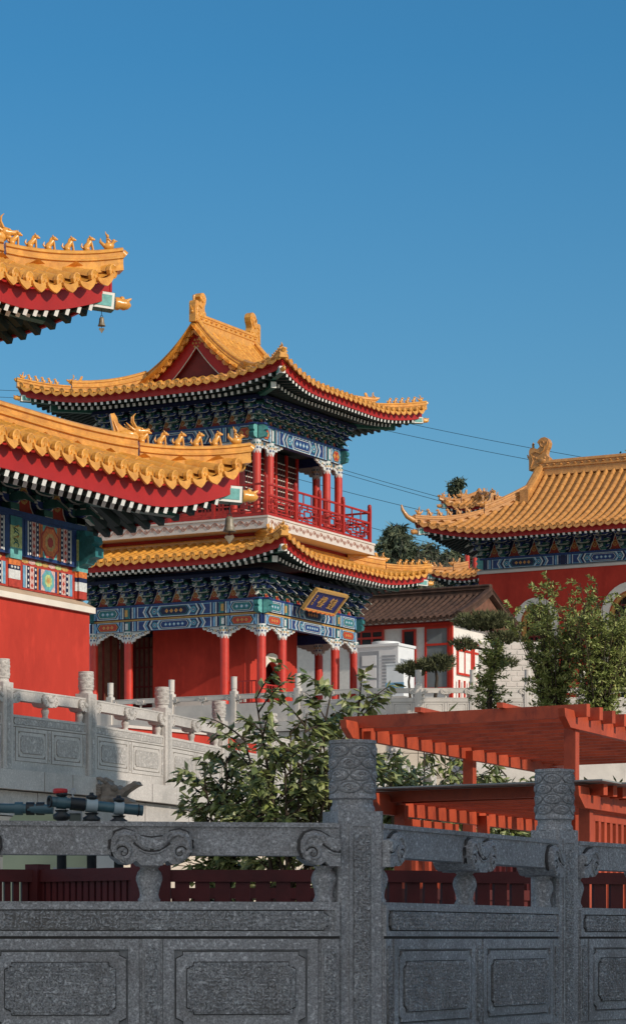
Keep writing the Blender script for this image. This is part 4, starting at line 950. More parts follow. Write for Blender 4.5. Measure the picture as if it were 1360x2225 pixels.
def section(root, a, b, n, lv, s, mat, cmat, detail=True, halves=(1, 1)):
    dirt_shade_mat = 'dirt_shade_dark' if mat == 'granite' else 'dirt_shade_pale'
    # handrail, cloud brackets, vases and panel between two points of the front line
    a, b = V(a), V(b); u = (b - a); L = u.length; u /= L; zf, zp, r0, r1 = lv[:4]; th = .13 * s
    cen = lambda x, z, dn=-th / 2: a + u * x + n * dn + Z * z
    mb = MB(); mb.box(cen(L / 2, (r0 + r1) / 2), (L, th * .95, r1 - r0), mat, u, n); mb.box(cen(L / 2, r1 - .008 * s), (L, th * 1.06, .02 * s), mat, u, n); mb.build('handrail', root)
    mb = MB(); mb.box(cen(L / 2, (zf + zp) / 2), (L, th, zp - zf), mat, u, n)
    if detail:
        o = a + Z * 0; g = .010 * s; d = .012 * s
        def plate(x0, x1, z0, z1, m_, dd=d, rd=.0025):
            c_ = min(.03 * s, (z1 - z0) * .25, (x1 - x0) * .25); po = [(x0 + c_, z0), (x1 - c_, z0), (x1 - c_, z0 + c_ * .5), (x1, z0 + c_), (x1, z1 - c_), (x1 - c_, z1 - c_ * .5), (x1 - c_, z1), (x0 + c_, z1), (x0 + c_, z1 - c_ * .5), (x0, z1 - c_), (x0, z0 + c_), (x0 + c_, z0 + c_ * .5)]
            mb.prism(po, o, u, Z, n, dd, m_)
            if m_ == 'granite_carved': chisel(mb, o, u, n, x0 + .006, x1 - .006, z0 + .006, z1 - .006, dd)
            e = .0035 * s; mid_x, mid_z = (x0 + x1) / 2, (z0 + z1) / 2; mb.prism([(x + (e if x > mid_x else -e), z + (e if z > mid_z else -e)) for x, z in po], o, u, Z, n, rd, dirt_shade_mat)
        zt = zp - .012 * s
        mb.box(o + u * L / 2 + Z * (zt - .141 * s) + n * .001, (L, .003, .012 * s), dirt_shade_mat, u, n); ring(mb, o, u, n, 0, L, zt - .135 * s, zt, .022 * s, d, mat); plate(.05 * s, L - .05 * s, zt - .108 * s, zt - .027 * s, cmat, d * 1.2)
        z1 = zt - .147 * s; z0 = z1 - .42 * s
        sw = .085 * s; bw_ = (L - 3 * sw) / 2
        for i in range(3):
            x = i * (bw_ + sw); mb.box(o + u * (x + sw / 2) + Z * (z0 + z1) / 2 + n * d * .3, (sw - g, d * .6, z1 - z0), mat, u, n); plate(x + sw * .2, x + sw * .8, z0 + .03 * s, z1 - .03 * s, cmat, d * 1.15)
        for i in range(2):
            x0 = sw + i * (bw_ + sw) + g; x1 = x0 + bw_ - 2 * g
            mb.prism([(x0 - .0035 * s, z0 - .0035 * s), (x1 + .0035 * s, z0 - .0035 * s), (x1 + .0035 * s, z1 + .0035 * s), (x0 - .0035 * s, z1 + .0035 * s)], o, u, Z, n, .0015, 'dirt_shade_mid' if mat == 'granite' else dirt_shade_mat); ring(mb, o, u, n, x0, x1, z0, z1, .045 * s, d * .8, mat)
            plate(x0 + .055 * s, x1 - .055 * s, z0 + .055 * s, z1 - .055 * s, mat, d * .9); plate(x0 + .10 * s, x1 - .10 * s, z0 + .10 * s, z1 - .10 * s, cmat, d * 1.7, d * .9 + .002)
    mb.build('panel', root)
    gap = r0 - zp; k = s
    for x, hf in ((0, 1), (L / 2, 0), (L, -1)):
        if hf == 1 and not halves[0] or hf == -1 and not halves[1]: continue
        mb = MB(); cloud_bracket(mb, cen(x, r0 - .045 * s), u, n, s, mat, hf, .19 * s); mb.build('cloud_bracket', root)
        mb = MB(); vs_ = (gap - .042 * s) / (204 / 1360); vase(mb, cen(x + hf * .055 * s, zp), vs_, mat); mb.build('vase_baluster', root)
def post(root, p, yaw, w_, zf, zt, zc, rc, mat, cmat, relief=1):
    p = V(p); u = V((cos(yaw), sin(yaw), 0)); n = V((sin(yaw), -cos(yaw), 0)); mb = MB(); s = rc / .1
    e = .012 * s; hw_ = w_ / 2
    po = [(-hw_ + e, -hw_), (hw_ - e, -hw_), (hw_, -hw_ + e), (hw_, hw_ - e), (hw_ - e, hw_), (-hw_ + e, hw_), (-hw_, hw_ - e), (-hw_, -hw_ + e)]
    mb.prism(po, p + Z * zf, u, n, Z, zt - zf, mat)
    for f in (n, u, -u):
        t_ = Z.cross(f); o = p + f * (hw_ - .001)
        ring(mb, o, t_, f, -hw_ * .56, hw_ * .56, zf + .02, zt - .05 * s, .016 * s, .006 * s, mat)
        mb.box(o + Z * ((zf + zt) / 2 - .03 * s) + f * .004 * s, (hw_ * .72, .008 * s, zt - zf - .14 * s), cmat, t_, f)
        if cmat == 'granite_carved': chisel(mb, o, t_, f, -hw_ * .34, hw_ * .34, (zf + zt) / 2 - .03 * s - (zt - zf - .15) / 2, (zf + zt) / 2 - .03 * s + (zt - zf - .15) / 2, .008 * s)
    o = mb.build('post', root)
    mb = MB(); H = zc - zt; r = rc; z0 = zt
    pr = [(r * .96, 0), (r * .94, H * .06), (r * .87, H * .09), (r * .87, H * .16), (r * 1.0, H * .18), (r * 1.0, H * .235), (r * .965, H * .245), (r * .965, H * .93), (r * 1.01, H * .94), (r * 1.01, H * .985), (r * .3, H + .001)]
    for q in range(len(pr) - 1): mb.lathe([pr[q], pr[q + 1]], p + Z * z0, mat, 32, caps=False)
    if relief:
        nt_ = 6 if relief > 1 else 8; nz_ = 4 if relief > 1 else 3
        for j in range(nz_):
            for i in range(nt_):
                th = 2 * pi * (i + .5 * (j % 2)) / nt_ + yaw; zz = z0 + H * ((.335 + .50 * j / (nz_ - 1)) if relief > 1 else (.31 + .58 * j / (nz_ - 1))); f = V((cos(th), sin(th), 0)); t_ = V((-sin(th), cos(th), 0))
                w2 = r * (.49 if relief > 1 else .4); h2 = H * (.078 if relief > 1 else .105)
                if relief > 1:
                    pad = [f.copy() for _ in range(0)]
                    def on(a, b, d): an = th + a / r; return p + V((cos(an), sin(an), 0)) * (r * .965 + d) + Z * (zz + b)
                    cen_ = on(0, 0, .005); rim = [on(w2 * cos(q * pi / 8) * (1 + .12 * cos(q * pi / 2)), h2 * sin(q * pi / 8), -.001) for q in range(16)]; mid = [on(w2 * .8 * cos(q * pi / 8), h2 * .8 * sin(q * pi / 8), .004) for q in range(16)]
                    mb.add(rim + mid + [cen_], [(q, (q + 1) % 16, 16 + (q + 1) % 16, 16 + q) for q in range(16)] + [(16 + q, 16 + (q + 1) % 16, 32) for q in range(16)], mat, True)
                    sg = 1 if (i + j) % 2 else -1
                    mb.tube([on(sg * w2 * .55 * (1 - q / 15) * cos(q * .75), h2 * .7 * (1 - q / 15) * sin(q * .75), .005) for q in range(14)], .004, mat, 5)
                    mb.tube([on(w2 * .98 * cos(q * pi / 8), h2 * .98 * sin(q * pi / 8), .001) for q in range(17)], .0045, 'dirt_shade_mid' if mat == 'granite' else mat, 5)
                else:
                    mb.ell(p + f * r * .97 + Z * zz, (r * .3, r * .3, h2), mat, 8, 6)
    mb.build('post_cap', o)
    return o
# foreground balustrade
FB = thing('stone_balustrade', (0, 0, CZ), 0, 'dark carved granite balustrade with cylinder topped posts crossing the foreground', 'balustrade')
lv = (-.55, .156, .354, .494)
A0 = V((.172, 12.2, 0)); B0 = V((1.23, 14.3, 0)); d1 = V((.985, .17, 0)).normalized(); n1 = V((d1.y, -d1.x, 0))
P1 = V((.113, 12.055, 0)); P0 = P1 - d1 * 1.625
section(FB, P0, P1, n1, lv, 1.0, 'granite', 'granite_carved')
Q0, Q1 = V((.306, 12.14, 0)), V((1.236, 14.17, 0)); d2 = (Q1 - Q0).normalized(); n2 = V((d2.y, -d2.x, 0)); section(FB, Q0, Q1, n2, lv, 1.0, 'granite', 'granite_carved')
S0 = V((1.357, 14.31, 0)); d3 = V((.537, .844, 0)).normalized(); n3_ = V((d3.y, -d3.x, 0)); section(FB, S0, S0 + d3 * 2.0, n3_, lv, 1.0, 'granite', 'granite_carved')
post(FB, A0, radians(21), .208, -.55, .55, .864, .102, 'granite', 'granite_carved', 2); post(FB, B0, radians(48), .182, -.55, .55, .864, .0995, 'granite', 'granite_carved', 2)
post(FB, P0 - d1 * .1 - n1 * .05, radians(10), .2, -.55, .55, .864, .1, 'granite', 'granite_carved', 2); post(FB, S0 + d3 * 2.1 - n3_ * .05, radians(57), .2, -.55, .55, .864, .1, 'granite', 'granite_carved', 2)
# terrace of the near hall with its balustrade
BP = [V((-3.595, 32.44, 0)), V((-2.748, 34, 0)), V((-1.94, 36.1, 0))]; dd3 = V((.3, .954, 0)).normalized()
for i in range(1, 7): BP.append(BP[2] + dd3 * 2.2 * i)
pre = [BP[0] - V((.477, .879, 0)) * 2.0 * i for i in (2, 1)]
BP = pre + BP; tz = CZ + 1.95
TB = thing('terrace_wall', (0, 0, CZ), 0, 'pale stone retaining wall of stacked blocks under the balustrade beside the near hall', 'retaining wall')
back = [p + V((-9, 2.5, 0)) for p in BP]
mb = MB(); lay = [(-.6, .35, .05), (.35, .95, .03), (.95, 1.42, 0), (1.42, 1.72, .0), (1.72, 1.96, .10)]
for z0, z1, ex in lay:
    for i in range(len(BP) - 1):
        a, b = BP[i], BP[i + 1]; u = (b - a).normalized(); n = V((u.y, -u.x, 0)); Ln = (b - a).length; m = 3
        for j in range(m):
            x0, x1 = Ln * j / m, Ln * (j + 1) / m - .012
            mb.box(a + u * (x0 + x1) / 2 + n * (ex - .15 + .004 * ((i * 3 + j) % 3)) + Z * (z0 + z1 - .014) / 2, (x1 - x0, .5, z1 - z0 - .014), 'stone' if z1 > 1.5 else 'cream_wall', u, n)
mb.build('block_courses', TB)
mb = MB(); mb.face([p - (p2 * 0) + Z * 1.93 for p, p2 in zip(BP, BP)] + [p + Z * 1.93 for p in back[::-1]], 'stone_white'); mb.build('terrace_floor', TB)
mb = MB()
for i in range(len(BP) - 1): mb.face([BP[i] - Z * .6 , BP[i + 1] - Z * .6, BP[i + 1] + Z * 1.9, BP[i] + Z * 1.9], 'paving')
mb.build('wall_core', TB)
HB_ = thing('stone_balustrade', (0, 0, CZ), 0, 'pale stone balustrade with carved panels round the terrace of the near hall', 'balustrade')
lvB = (1.96, 2.60, 2.77, 2.90)
for i in range(len(BP) - 1):
    a, b = BP[i], BP[i + 1]; u = (b - a).normalized(); n = V((u.y, -u.x, 0)); section(HB_, a + u * .1 + n * .06, b - u * .1 + n * .06, n, lvB, .92, 'stone', 'stone_carved', i < 6)
for i, p in enumerate(BP):
    u = (BP[min(i + 1, len(BP) - 1)] - BP[max(0, i - 1)]).normalized(); post(HB_, p, atan2(u.y, u.x), .2, 1.96, 2.96, 3.235, .092, 'stone', 'stone_carved', 2 if i < 6 else 1)
# dragon head water spout
u = (BP[4] - BP[3]).normalized(); n = V((u.y, -u.x, 0)); sp_ = BP[3] + n * .06 - u * .0 + Z * 1.76
DS = thing('dragon_spout', (sp_.x, sp_.y, CZ + sp_.z), atan2(n.y, n.x), 'carved grey stone dragon head water spout jutting from the terrace wall', 'water spout')
mb = MB(); mt = 'spout_stone'
mb.prism([(-.1, -.13), (-.1, .16), (.12, .17), (.2, .1), (.3, .16), (.36, .1), (.44, .09), (.5, .02), (.62, .1), (.72, .14), (.78, .1), (.7, .07), (.58, -.0), (.52, -.06), (.64, -.1), (.68, -.14), (.5, -.16), (.2, -.15)], (0, .1, 0), (1, 0, 0), Z, (0, -1, 0), .2, mt)
for sy in (-1, 1):
    for z in (-.08, -.02, .05, .11): mb.tube([(-.08, sy * .1, z), (.08, sy * .13, z + .01), (.22, sy * .12, z * .4 + .02)], [.04, .04, .02], mt, 6)
    mb.ell((.42, sy * .1, .06), (.06, .04, .05), mt); mb.tube([(.3, sy * .09, .14), (.2, sy * .11, .2), (.08, sy * .11, .2)], [.035, .03, .012], mt); mb.tube([(.24, sy * .11, -.1), (.4, sy * .12, -.1), (.55, sy * .1, -.13)], [.05, .04, .02], mt); mb.ell((.72, sy * .06, .12), (.05, .04, .035), mt)
dh = mb.build('dragon_head', DS); dh.scale = (.85, .85, .85)
# upper terrace of the tower with its white balustrade
K0 = V((1.262, 70, 0)); KL = [K0 + E2 * L_ for L_ in (11.2, 9.33, 7.47, 5.6, 3.73, 1.87)] + [K0] + [K0 + V((1.36 * i, -.03 * i, 0)) for i in range(1, 8)]
zt_ = 5.5
UT = thing('terrace_wall', (0, 0, CZ), 0, 'tall cream stone retaining wall below the white balustrade of the bell tower', 'retaining wall')
mb = MB()
for i in range(len(KL) - 1):
    a, b = KL[i], KL[i + 1]; u = (b - a).normalized(); n = V((u.y, -u.x, 0)); Ln = (b - a).length
    for j, (z0, z1) in enumerate([(-2.2 + .62 * q_, -2.2 + .62 * (q_ + 1)) for q_ in range(12)] + [(5.24, zt_)]):
        m = 2
        for c_ in range(m):
            x0 = Ln * c_ / m; x1 = Ln * (c_ + 1) / m - .015
            mb.box(a + u * (x0 + x1) / 2 + n * ((.08 if z1 == zt_ else 0) - .15 + .004 * ((i + j + c_) % 3)) + Z * (z0 + z1 - .015) / 2, (x1 - x0, .5, z1 - z0 - .015), 'stone_white' if i < 6 else 'cream_wall', u, n)
mb.build('block_courses', UT)
mb = MB(); mb.face([p + Z * (zt_ - .02) for p in KL] + [V((30, 69.6, zt_ - .02)), V((30, 125, zt_ - .02)), V((-30, 125, zt_ - .02)), V((-30, 78, zt_ - .02))], 'paving'); mb.build('terrace_floor', UT)
WB = thing('stone_balustrade', (0, 0, CZ), 0, 'white stone balustrade along the terrace edge in front of the bell tower', 'balustrade')
for i in range(len(KL) - 1):
    a, b = KL[i], KL[i + 1]; u = (b - a).normalized(); n = V((u.y, -u.x, 0)); section(WB, a + u * .08 + n * .05, b - u * .08 + n * .05, n, (zt_, zt_ + .5, zt_ + .62, zt_ + .74), .8, 'stone_white', 'stone_white', i >= 5)
for i, p in enumerate(KL):
    u = (KL[min(i + 1, len(KL) - 1)] - KL[max(0, i - 1)]).normalized(); post(WB, p, atan2(u.y, u.x), .17, zt_, zt_ + .82, zt_ + 1.2, .08, 'stone_white', 'stone_white', 0)
# low red wall between the terraces
mb = MB(); a, b = at(255, 1580, 58), at(545, 1606, 62); u = (b - a).normalized(); n = V((u.y, -u.x, 0)); a.z = b.z = CZ + 4.37
mb.box((a + b) / 2 - Z * 1.6, ((b - a).length, .3, 3.2), 'red_wall', u, n); mb.box((a + b) / 2 + Z * .03, ((b - a).length + .1, .4, .06), 'slab', u, n)
tag(mb.build('red_garden_wall'), 'low red plastered wall glimpsed behind the terrace balustrade', 'wall')
rb = MB(); rb.b2(-30, 40, 86, 126, CZ + 5.5, CZ + 6.8, 'paving'); tag(rb.build('upper_court'), kind='structure')

# ------------------------------------------------------------------ timber pergolas and fences
def pergola(label, o, W, Lq, zt, zf, sp, post_w, slat_h, nposts, cover=False, panel=False):
    ex, ey = V((-.82, .572, 0)), V((.375, .927, 0))
    t = thing('pergola', (o[0], o[1], CZ), 0, label, 'pergola'); B = lambda x, y, z: ex * x + ey * y + Z * z
    bh = .14
    for x in (0, W):
        for i in range(nposts):
            mb = MB(); y = .12 + (Lq - .24) * i / (nposts - 1); mb.box(B(x, y, (zf + zt - slat_h - .02) / 2), (post_w, post_w, zt - slat_h - .02 - zf), 'timber', ex, ey)
            mb.build('post', t)
    n = int(Lq / sp)
    for x in (0, W):
        zb = zt - slat_h - bh + .05; po = [(-.32, zb + bh), (-.30, zb + bh * .55), (-.16, zb), (Lq + .16, zb), (Lq + .3, zb + bh * .55), (Lq + .32, zb + bh)]
        for i in range(n, -1, -1):
            y = i * sp; w_ = .034
            po += [(y + w_ + .035, zb + bh), (y + w_ + .015, zb + bh - .02), (y + w_, zb + bh - .05), (y - w_, zb + bh - .05), (y - w_ - .015, zb + bh - .02), (y - w_ - .035, zb + bh)]
        mb = MB(); mb.prism(po, B(x - .055 * (1 if x == 0 else -1), 0, 0) - ex * .03, ey, Z, ex, .06, 'timber'); mb.build('side_beam', t)
    for i in range(n + 1):
        mb = MB(); mb.beam(B(-.19, i * sp, zt - slat_h / 2), B(W + .17, i * sp, zt - slat_h / 2), .055, slat_h, 'timber', mats=None); mb.build('roof_slat', t)
    if cover:
        mb = MB(); mb.box(B(W / 2, -.02, zt + .012), (W + .5, .5, .010), 'sheet', ex, ey); mb.box(B(-.12, Lq / 2 + .2, zt + .012), (.42, Lq, .014), 'sheet', ex, ey); mb.build('roof_sheet', t)
    else:
        for f in (.3, .7): mb = MB(); mb.beam(B(W * f, -.1, zt + .02), B(W * f, Lq + .1, zt + .02), .05, .04, 'timber'); mb.build('batten', t)
    if panel:
        for x in (0, W):
            mb = MB(); y1 = 1.3
            for z in (zt - .21, zt - 1.1): mb.beam(B(x, .1, z), B(x, y1, z), .05, .05, 'timber')
            q = 8
            for i in range(q): mb.beam(B(x, .24 + i * (y1 - .3) / (q - 1), zt - .23), B(x, .24 + i * (y1 - .3) / (q - 1), zt - 1.1), .045, .06, 'timber', up=ey)
            mb.beam(B(x, y1, zf), B(x, y1, zt - .3), .09, .09, 'timber', up=ey)
            mb.build('picket_screen', t)
        mb = MB()
        for z in (zt - .42, zt - 1.1): mb.beam(B(.1, Lq, z), B(W, Lq, z), .05, .05, 'timber_dark')
        for i in range(14): mb.beam(B(.1 + W * i / 14, Lq, zt - .42), B(.1 + W * i / 14, Lq, zt - 1.3), .05, .05, 'timber_dark', up=ey)
        for x in (W - .02,):
            for z in (zt - .40, zt - 1.0): mb.beam(B(x, 1.3, z), B(x, Lq, z), .05, .05, 'timber_dark')
            for i in range(24): mb.beam(B(x, 1.4 + i * .14, zt - .4), B(x, 1.4 + i * .14, zt - 1.2), .05, .05, 'timber_dark', up=ey)
        mb.build('picket_rail', t)
    return t
po_ = at(1232, 0, 22.0); pergola('tall red timber pergola with open roof slats in front of the green shrubs', (po_.x, po_.y), 1.93, 5.45, 1.83, -.55, .36, .105, .10, 3)
po_ = at(1262, 0, 19.0); pergola('low red timber pergola with a flat pale roof sheet below the taller pergola', (po_.x, po_.y), 1.5, 3.9, 1.04, -.55, .235, .085, .075, 3, True, True)
def picket_fence(label, pts, zt, zb, sp, pw, mat='timber_dark', rail=.07):
    t = thing('timber_fence', (pts[0][0], pts[0][1], CZ), 0, label, 'fence', 'dark red timber fences behind the granite balustrade'); o = V((pts[0][0], pts[0][1], 0)); k = 0
    for i in range(len(pts) - 1):
        a, b = V((*pts[i], 0)) - o, V((*pts[i + 1], 0)) - o; u = (b - a).normalized(); L = (b - a).length; n = V((u.y, -u.x, 0))
        mb = MB(); mb.beam(a + Z * (zt - rail / 2), b + Z * (zt - rail / 2), .06, rail, mat); mb.beam(a + Z * (zt - .55), b + Z * (zt - .55), .05, .06, mat); mb.build('top_rail', t)
        m = int(L / sp); mb = MB()
        for j in range(1, m): mb.beam(a + u * sp * j + Z * (zt - rail), a + u * sp * j + Z * zb, pw, .03, mat, up=n)
        mb.build('pickets', t)
        for e in ([a] if i < len(pts) - 2 else [a, b]):
            mb = MB(); mb.box(e + Z * (zt + .03 + zb) / 2, (.1, .1, zt + .03 - zb), mat, u, n); mb.build('post', t)
xy = lambda px, Y: ((px - CX) / F * Y, Y)
picket_fence('dark red timber fence with closely set pickets beside the pale green pump', [xy(-60, 15.6), xy(82, 15.75), xy(312, 15.2)], .385, -.55, .05, .034)
picket_fence('dark red timber fence with wide pickets behind the middle of the granite balustrade', [xy(352, 16.4), xy(740, 16.4), xy(1190, 17.0), xy(1500, 17.4)], .40, -.55, .118, .085)
picket_fence('dark red timber fence of broad boards standing farther back under the low pergola', [xy(345, 18.4), xy(760, 18.4), xy(1230, 19.6)], .33, -.55, .14, .11)

# ------------------------------------------------------------------ pump and pipes
pp = at(132, 1900, 17.6); PU = thing('pump_cabinet', (pp.x, pp.y, CZ), radians(6), 'pale green pump cabinet with a domed end standing behind the granite balustrade', 'pump')
mb = MB(); mb.b2(-.36, .36, -.2, .2, -.55, .70, 'pump_green'); mb.b2(-.05, .36, -.205, .205, .40, .44, 'steel'); mb.build('housing', PU)
mb = MB(); mb.lathe([(.2, -.1), (.2, .1), (.15, .14)], (-.16, 0, .62), 'pump_green', 20, V((0, 1, 0))); mb.build('dome', PU)
mb = MB(); mb.b2(-.02, .13, -.22, -.1, .7, .79, 'steel'); mb.b2(.05, .12, -.223, -.22, .715, .775, 'glass_dark'); mb.build('control_box', PU)
mb = MB(); mb.b2(.18, .36, -.212, -.205, .42, .52, 'white_paint'); mb.build('instruction_plate', PU)
pl = at(160, 1760, 17.2); PI_ = thing('pipe_assembly', (pl.x, pl.y, pl.z), 0, 'blue grey water pipes with black couplings, a gauge and a red valve', 'pipes')
x_ = lambda px: (px - 160) / F * 17.2
zl = lambda py: (1760 - py) / F * 17.2
mb = MB(); mb.tube([(x_(112), -.08, zl(1744)), (x_(310), .03, zl(1762))], .032, 'pipe', 16)
mb.lathe([(.038, 0), (.038, .01), (.026, .01), (.026, -.05)], (x_(112), -.081, zl(1744)), 'iron', 16, V((-1, -.5, 0)).normalized(), caps=False); mb.build('upper_pipe', PI_)
mb = MB(); mb.tube([(x_(-120), .14, zl(1752)), (x_(112), .1, zl(1758))], .030, 'pipe', 16); mb.build('rear_pipe', PI_)
ax = V((x_(310) - x_(112), .11, zl(1762) - zl(1744))).normalized()
def collar(px, w_, mt, r=.041):
    f = (px - 112) / 198; mb = MB(); c = V((x_(px), -.08 + .11 * f, zl(1744 + 18 * f))); mb.tube([c - ax * w_ / 2, c + ax * w_ / 2], r, mt, 16); mb.build('coupling', PI_); return c
collar(137, .008, 'iron', .038); collar(170, .09, 'iron', .040); c1_ = collar(200, .07, 'pipe_pale', .042); c2_ = collar(258, .06, 'pipe_pale', .042); collar(300, .006, 'iron', .038); c3_ = collar(136, .06, 'pipe', .039)
for px in (35, 60, 82): mb = MB(); mb.tube([(x_(px) - .02, .12, zl(1756)), (x_(px) + .03, .12, zl(1756))], .041, 'iron' if px > 50 else 'pipe', 14); mb.build('coupling', PI_)
for c in (c1_, c2_, c3_):
    mb = MB(); mb.lathe([(.02, .03), (.035, .045), (.035, .06), (.015, .065), (.012, .08)], c, 'iron', 8); mb.lathe([(.045, -.045), (.03, -.06), (.055, -.075), (.05, -.10), (.03, -.11), (.03, -.75)], c, 'iron', 8); mb.build('clamp', PI_)
mb = MB(); c = V((x_(133), -.06, zl(1726))); mb.lathe([(.042, 0), (.046, .01), (.044, .028), (.03, .03)], c, 'valve_red', 16); mb.tube([c, c - Z * .05], .015, 'iron'); mb.build('valve_handle', PI_)
mb = MB(); c = V((x_(160), -.06, zl(1722))); mb.lathe([(.018, -.008), (.02, 0), (.018, .008)], c, 'steel', 14, V((0, -1, 0))); mb.tube([c, c - Z * .06], .006, 'steel'); mb.build('gauge', PI_)

# ------------------------------------------------------------------ plants
def leafq(mb, p, d, up, L, W, mat):
    d = d.normalized(); s_ = d.cross(up)
    if s_.length < 1e-3: s_ = d.cross(V((1, 0, 0)))
    s_.normalize(); nn = s_.cross(d)
    a, b, c, e = p, p + d * L * .45 + s_ * W / 2 - nn * W * .12, p + d * L - nn * L * .1, p + d * L * .45 - s_ * W / 2 - nn * W * .12; m = p + d * L * .5 + nn * W * .1
    mb.add([a, b, c, e, m], [(0, 1, 4), (1, 2, 4), (2, 3, 4), (3, 0, 4)], mat)
rv = lambda rnd, s=1: V((rnd.uniform(-s, s), rnd.uniform(-s, s), rnd.uniform(-s, s)))
def leafy_shrub(name, base, label, cat, seed, stems, H, spread, nsh, nleaf, LL, LW, mats, droop=.6, shoot=.8, group=None, crown0=.3, trunk=.03):
    rnd = random.Random(seed); t = thing(name, base, 0, label, cat, group); tr = MB(); lf = MB()
    for s_ in range(stems):
        a = rnd.uniform(0, 2 * pi); radial = spread * sqrt(rnd.random()); top = V((cos(a) * radial, sin(a) * radial, H * rnd.uniform(.68, .97)))
        st = V((rnd.uniform(-.1, .1), rnd.uniform(-.1, .1), -.05)); cp = V((top.x * .3, top.y * .3, top.z * .55)); B = lambda q_: st * (1 - q_) ** 2 + cp * 2 * q_ * (1 - q_) + top * q_ * q_
        tr.tube([B(i / 8) for i in range(9)], [trunk * (1 - .8 * i / 8) for i in range(9)], 'bark', 6)
        for k in range(nsh):
            q_ = crown0 + (1 - crown0) * (k + rnd.random()) / nsh; p = B(q_); a2_ = rnd.uniform(0, 2 * pi)
            dr = V((cos(a2_), sin(a2_), rnd.uniform(.1, 1.1))).normalized(); Ls = shoot * rnd.uniform(.55, 1.1) * (1.15 - .35 * q_); e = p + dr * Ls
            mid = (p + e) / 2 + Z * Ls * .12; S_ = lambda f: p * (1 - f) ** 2 + mid * 2 * f * (1 - f) + (e - Z * Ls * .08) * f * f
            tr.tube([S_(i / 4) for i in range(5)], [trunk * .35, trunk * .28, trunk * .2, trunk * .15, trunk * .08], 'bark', 4, False)
            for j in range(nleaf):
                f = .15 + .85 * (j + rnd.random()) / nleaf; pp_ = S_(min(1, f)); o_ = rv(rnd); o_ = (o_ + dr * .9).normalized(); o_.z -= droop * rnd.uniform(.5, 1.4)
                leafq(lf, pp_ + rv(rnd, .02), o_, (Z + rv(rnd, .5)), LL * rnd.uniform(.7, 1.2), LW * rnd.uniform(.8, 1.2), rnd.choice(mats))
    tr.build('stems', t); lf.build('foliage', t); return t
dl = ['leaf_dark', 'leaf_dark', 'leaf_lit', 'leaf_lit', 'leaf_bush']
gz = CZ - .55
for i, (px, Y, H, sp_, sd, lab) in enumerate(((497, 26.5, 2.65, .36, 3, 'leftmost dark leaved cherry bush shading the cream terrace wall'), (630, 25.5, 3.0, .5, 5, 'tall glossy cherry bush left of the nearest carved stone post'), (745, 26.5, 2.95, .5, 8, 'leafy cherry bush half hidden behind the nearest carved stone post'))):
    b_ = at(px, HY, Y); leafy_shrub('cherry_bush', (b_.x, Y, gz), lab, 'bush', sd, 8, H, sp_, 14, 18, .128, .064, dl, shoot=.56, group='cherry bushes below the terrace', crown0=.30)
for i, (px, Y, H, sd, lab) in enumerate(((865, 31, 2.75, 11, 'green bush seen under the tall pergola just right of the nearest post'), (965, 33, 2.85, 12, 'green bush with tall shoots behind the tall pergola roof'), (1085, 34, 2.7, 13, 'green bush between the middle and far posts of the tall pergola'), (1180, 36, 2.5, 15, 'green bush showing under the tall pergola beside its far post'), (1285, 35, 2.4, 14, 'dark green bush seen under the tall pergola at the right edge'))):
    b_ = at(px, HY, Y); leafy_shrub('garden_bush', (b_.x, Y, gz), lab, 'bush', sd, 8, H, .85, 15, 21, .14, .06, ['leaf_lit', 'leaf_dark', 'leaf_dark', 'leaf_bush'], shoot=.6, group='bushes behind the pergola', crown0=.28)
bl = ['leaf_bush', 'leaf_bush2', 'leaf_bush']
zb_ = CZ + 4.3
for i, (px, Y, z0, H, sp_, st, sd, lab) in enumerate(((1205, 60, 4.3, 2.95, 1.1, 26, 21, 'bushy sunlit yellow green shrub below the left arched window'), (1300, 59, 4.2, 3.3, 1.2, 30, 22, 'broad sunlit yellow green shrub in front of the right arched window'), (1400, 60, 4.2, 3.1, .9, 18, 24, 'yellow green shrub cut off by the right edge'), (1183, 60.5, 4.3, 3.65, .14, 6, 25, 'tallest thin leafy spike rising before the left arched window'), (1062, 61, 4.6, 1.9, .2, 7, 23, 'narrow upright green shrub in front of the white balustrade'))):
    b_ = at(px, HY, Y); leafy_shrub('upright_shrub', (b_.x, Y, CZ + z0), lab, 'shrub', sd, st, H, sp_, 15, 20, .105, .05, bl, .1, .45, group='upright shrubs before the right hall', crown0=.08, trunk=.02)
gb = MB(); gb.b2(3.2, 9, 58.5, 66, CZ - .6, CZ + 4.6, 'stone_white'); tag(gb.build('raised_planter'), 'raised stone planter bed carrying the sunlit shrubs', 'planter')
for i, (px, py, sd) in enumerate(((830, 1530, 31), (880, 1535, 32), (930, 1532, 33), (985, 1535, 34))):
    b_ = at(px, py, 40); leafy_shrub('young_sapling', (b_.x, 40, gz), ('slender sapling with drooping leaves left of the balustrade gap', 'slender sapling tip beside the white utility box', 'slender sapling tip under the small pines', 'slender sapling tip left of the narrow upright shrub')[i], 'sapling', sd, 1, b_.z - gz + .15, .1, 6, 9, .2, .06, ['leaf_lit', 'leaf_dark'], .9, .34, group='saplings behind the pergola roof', crown0=.74)
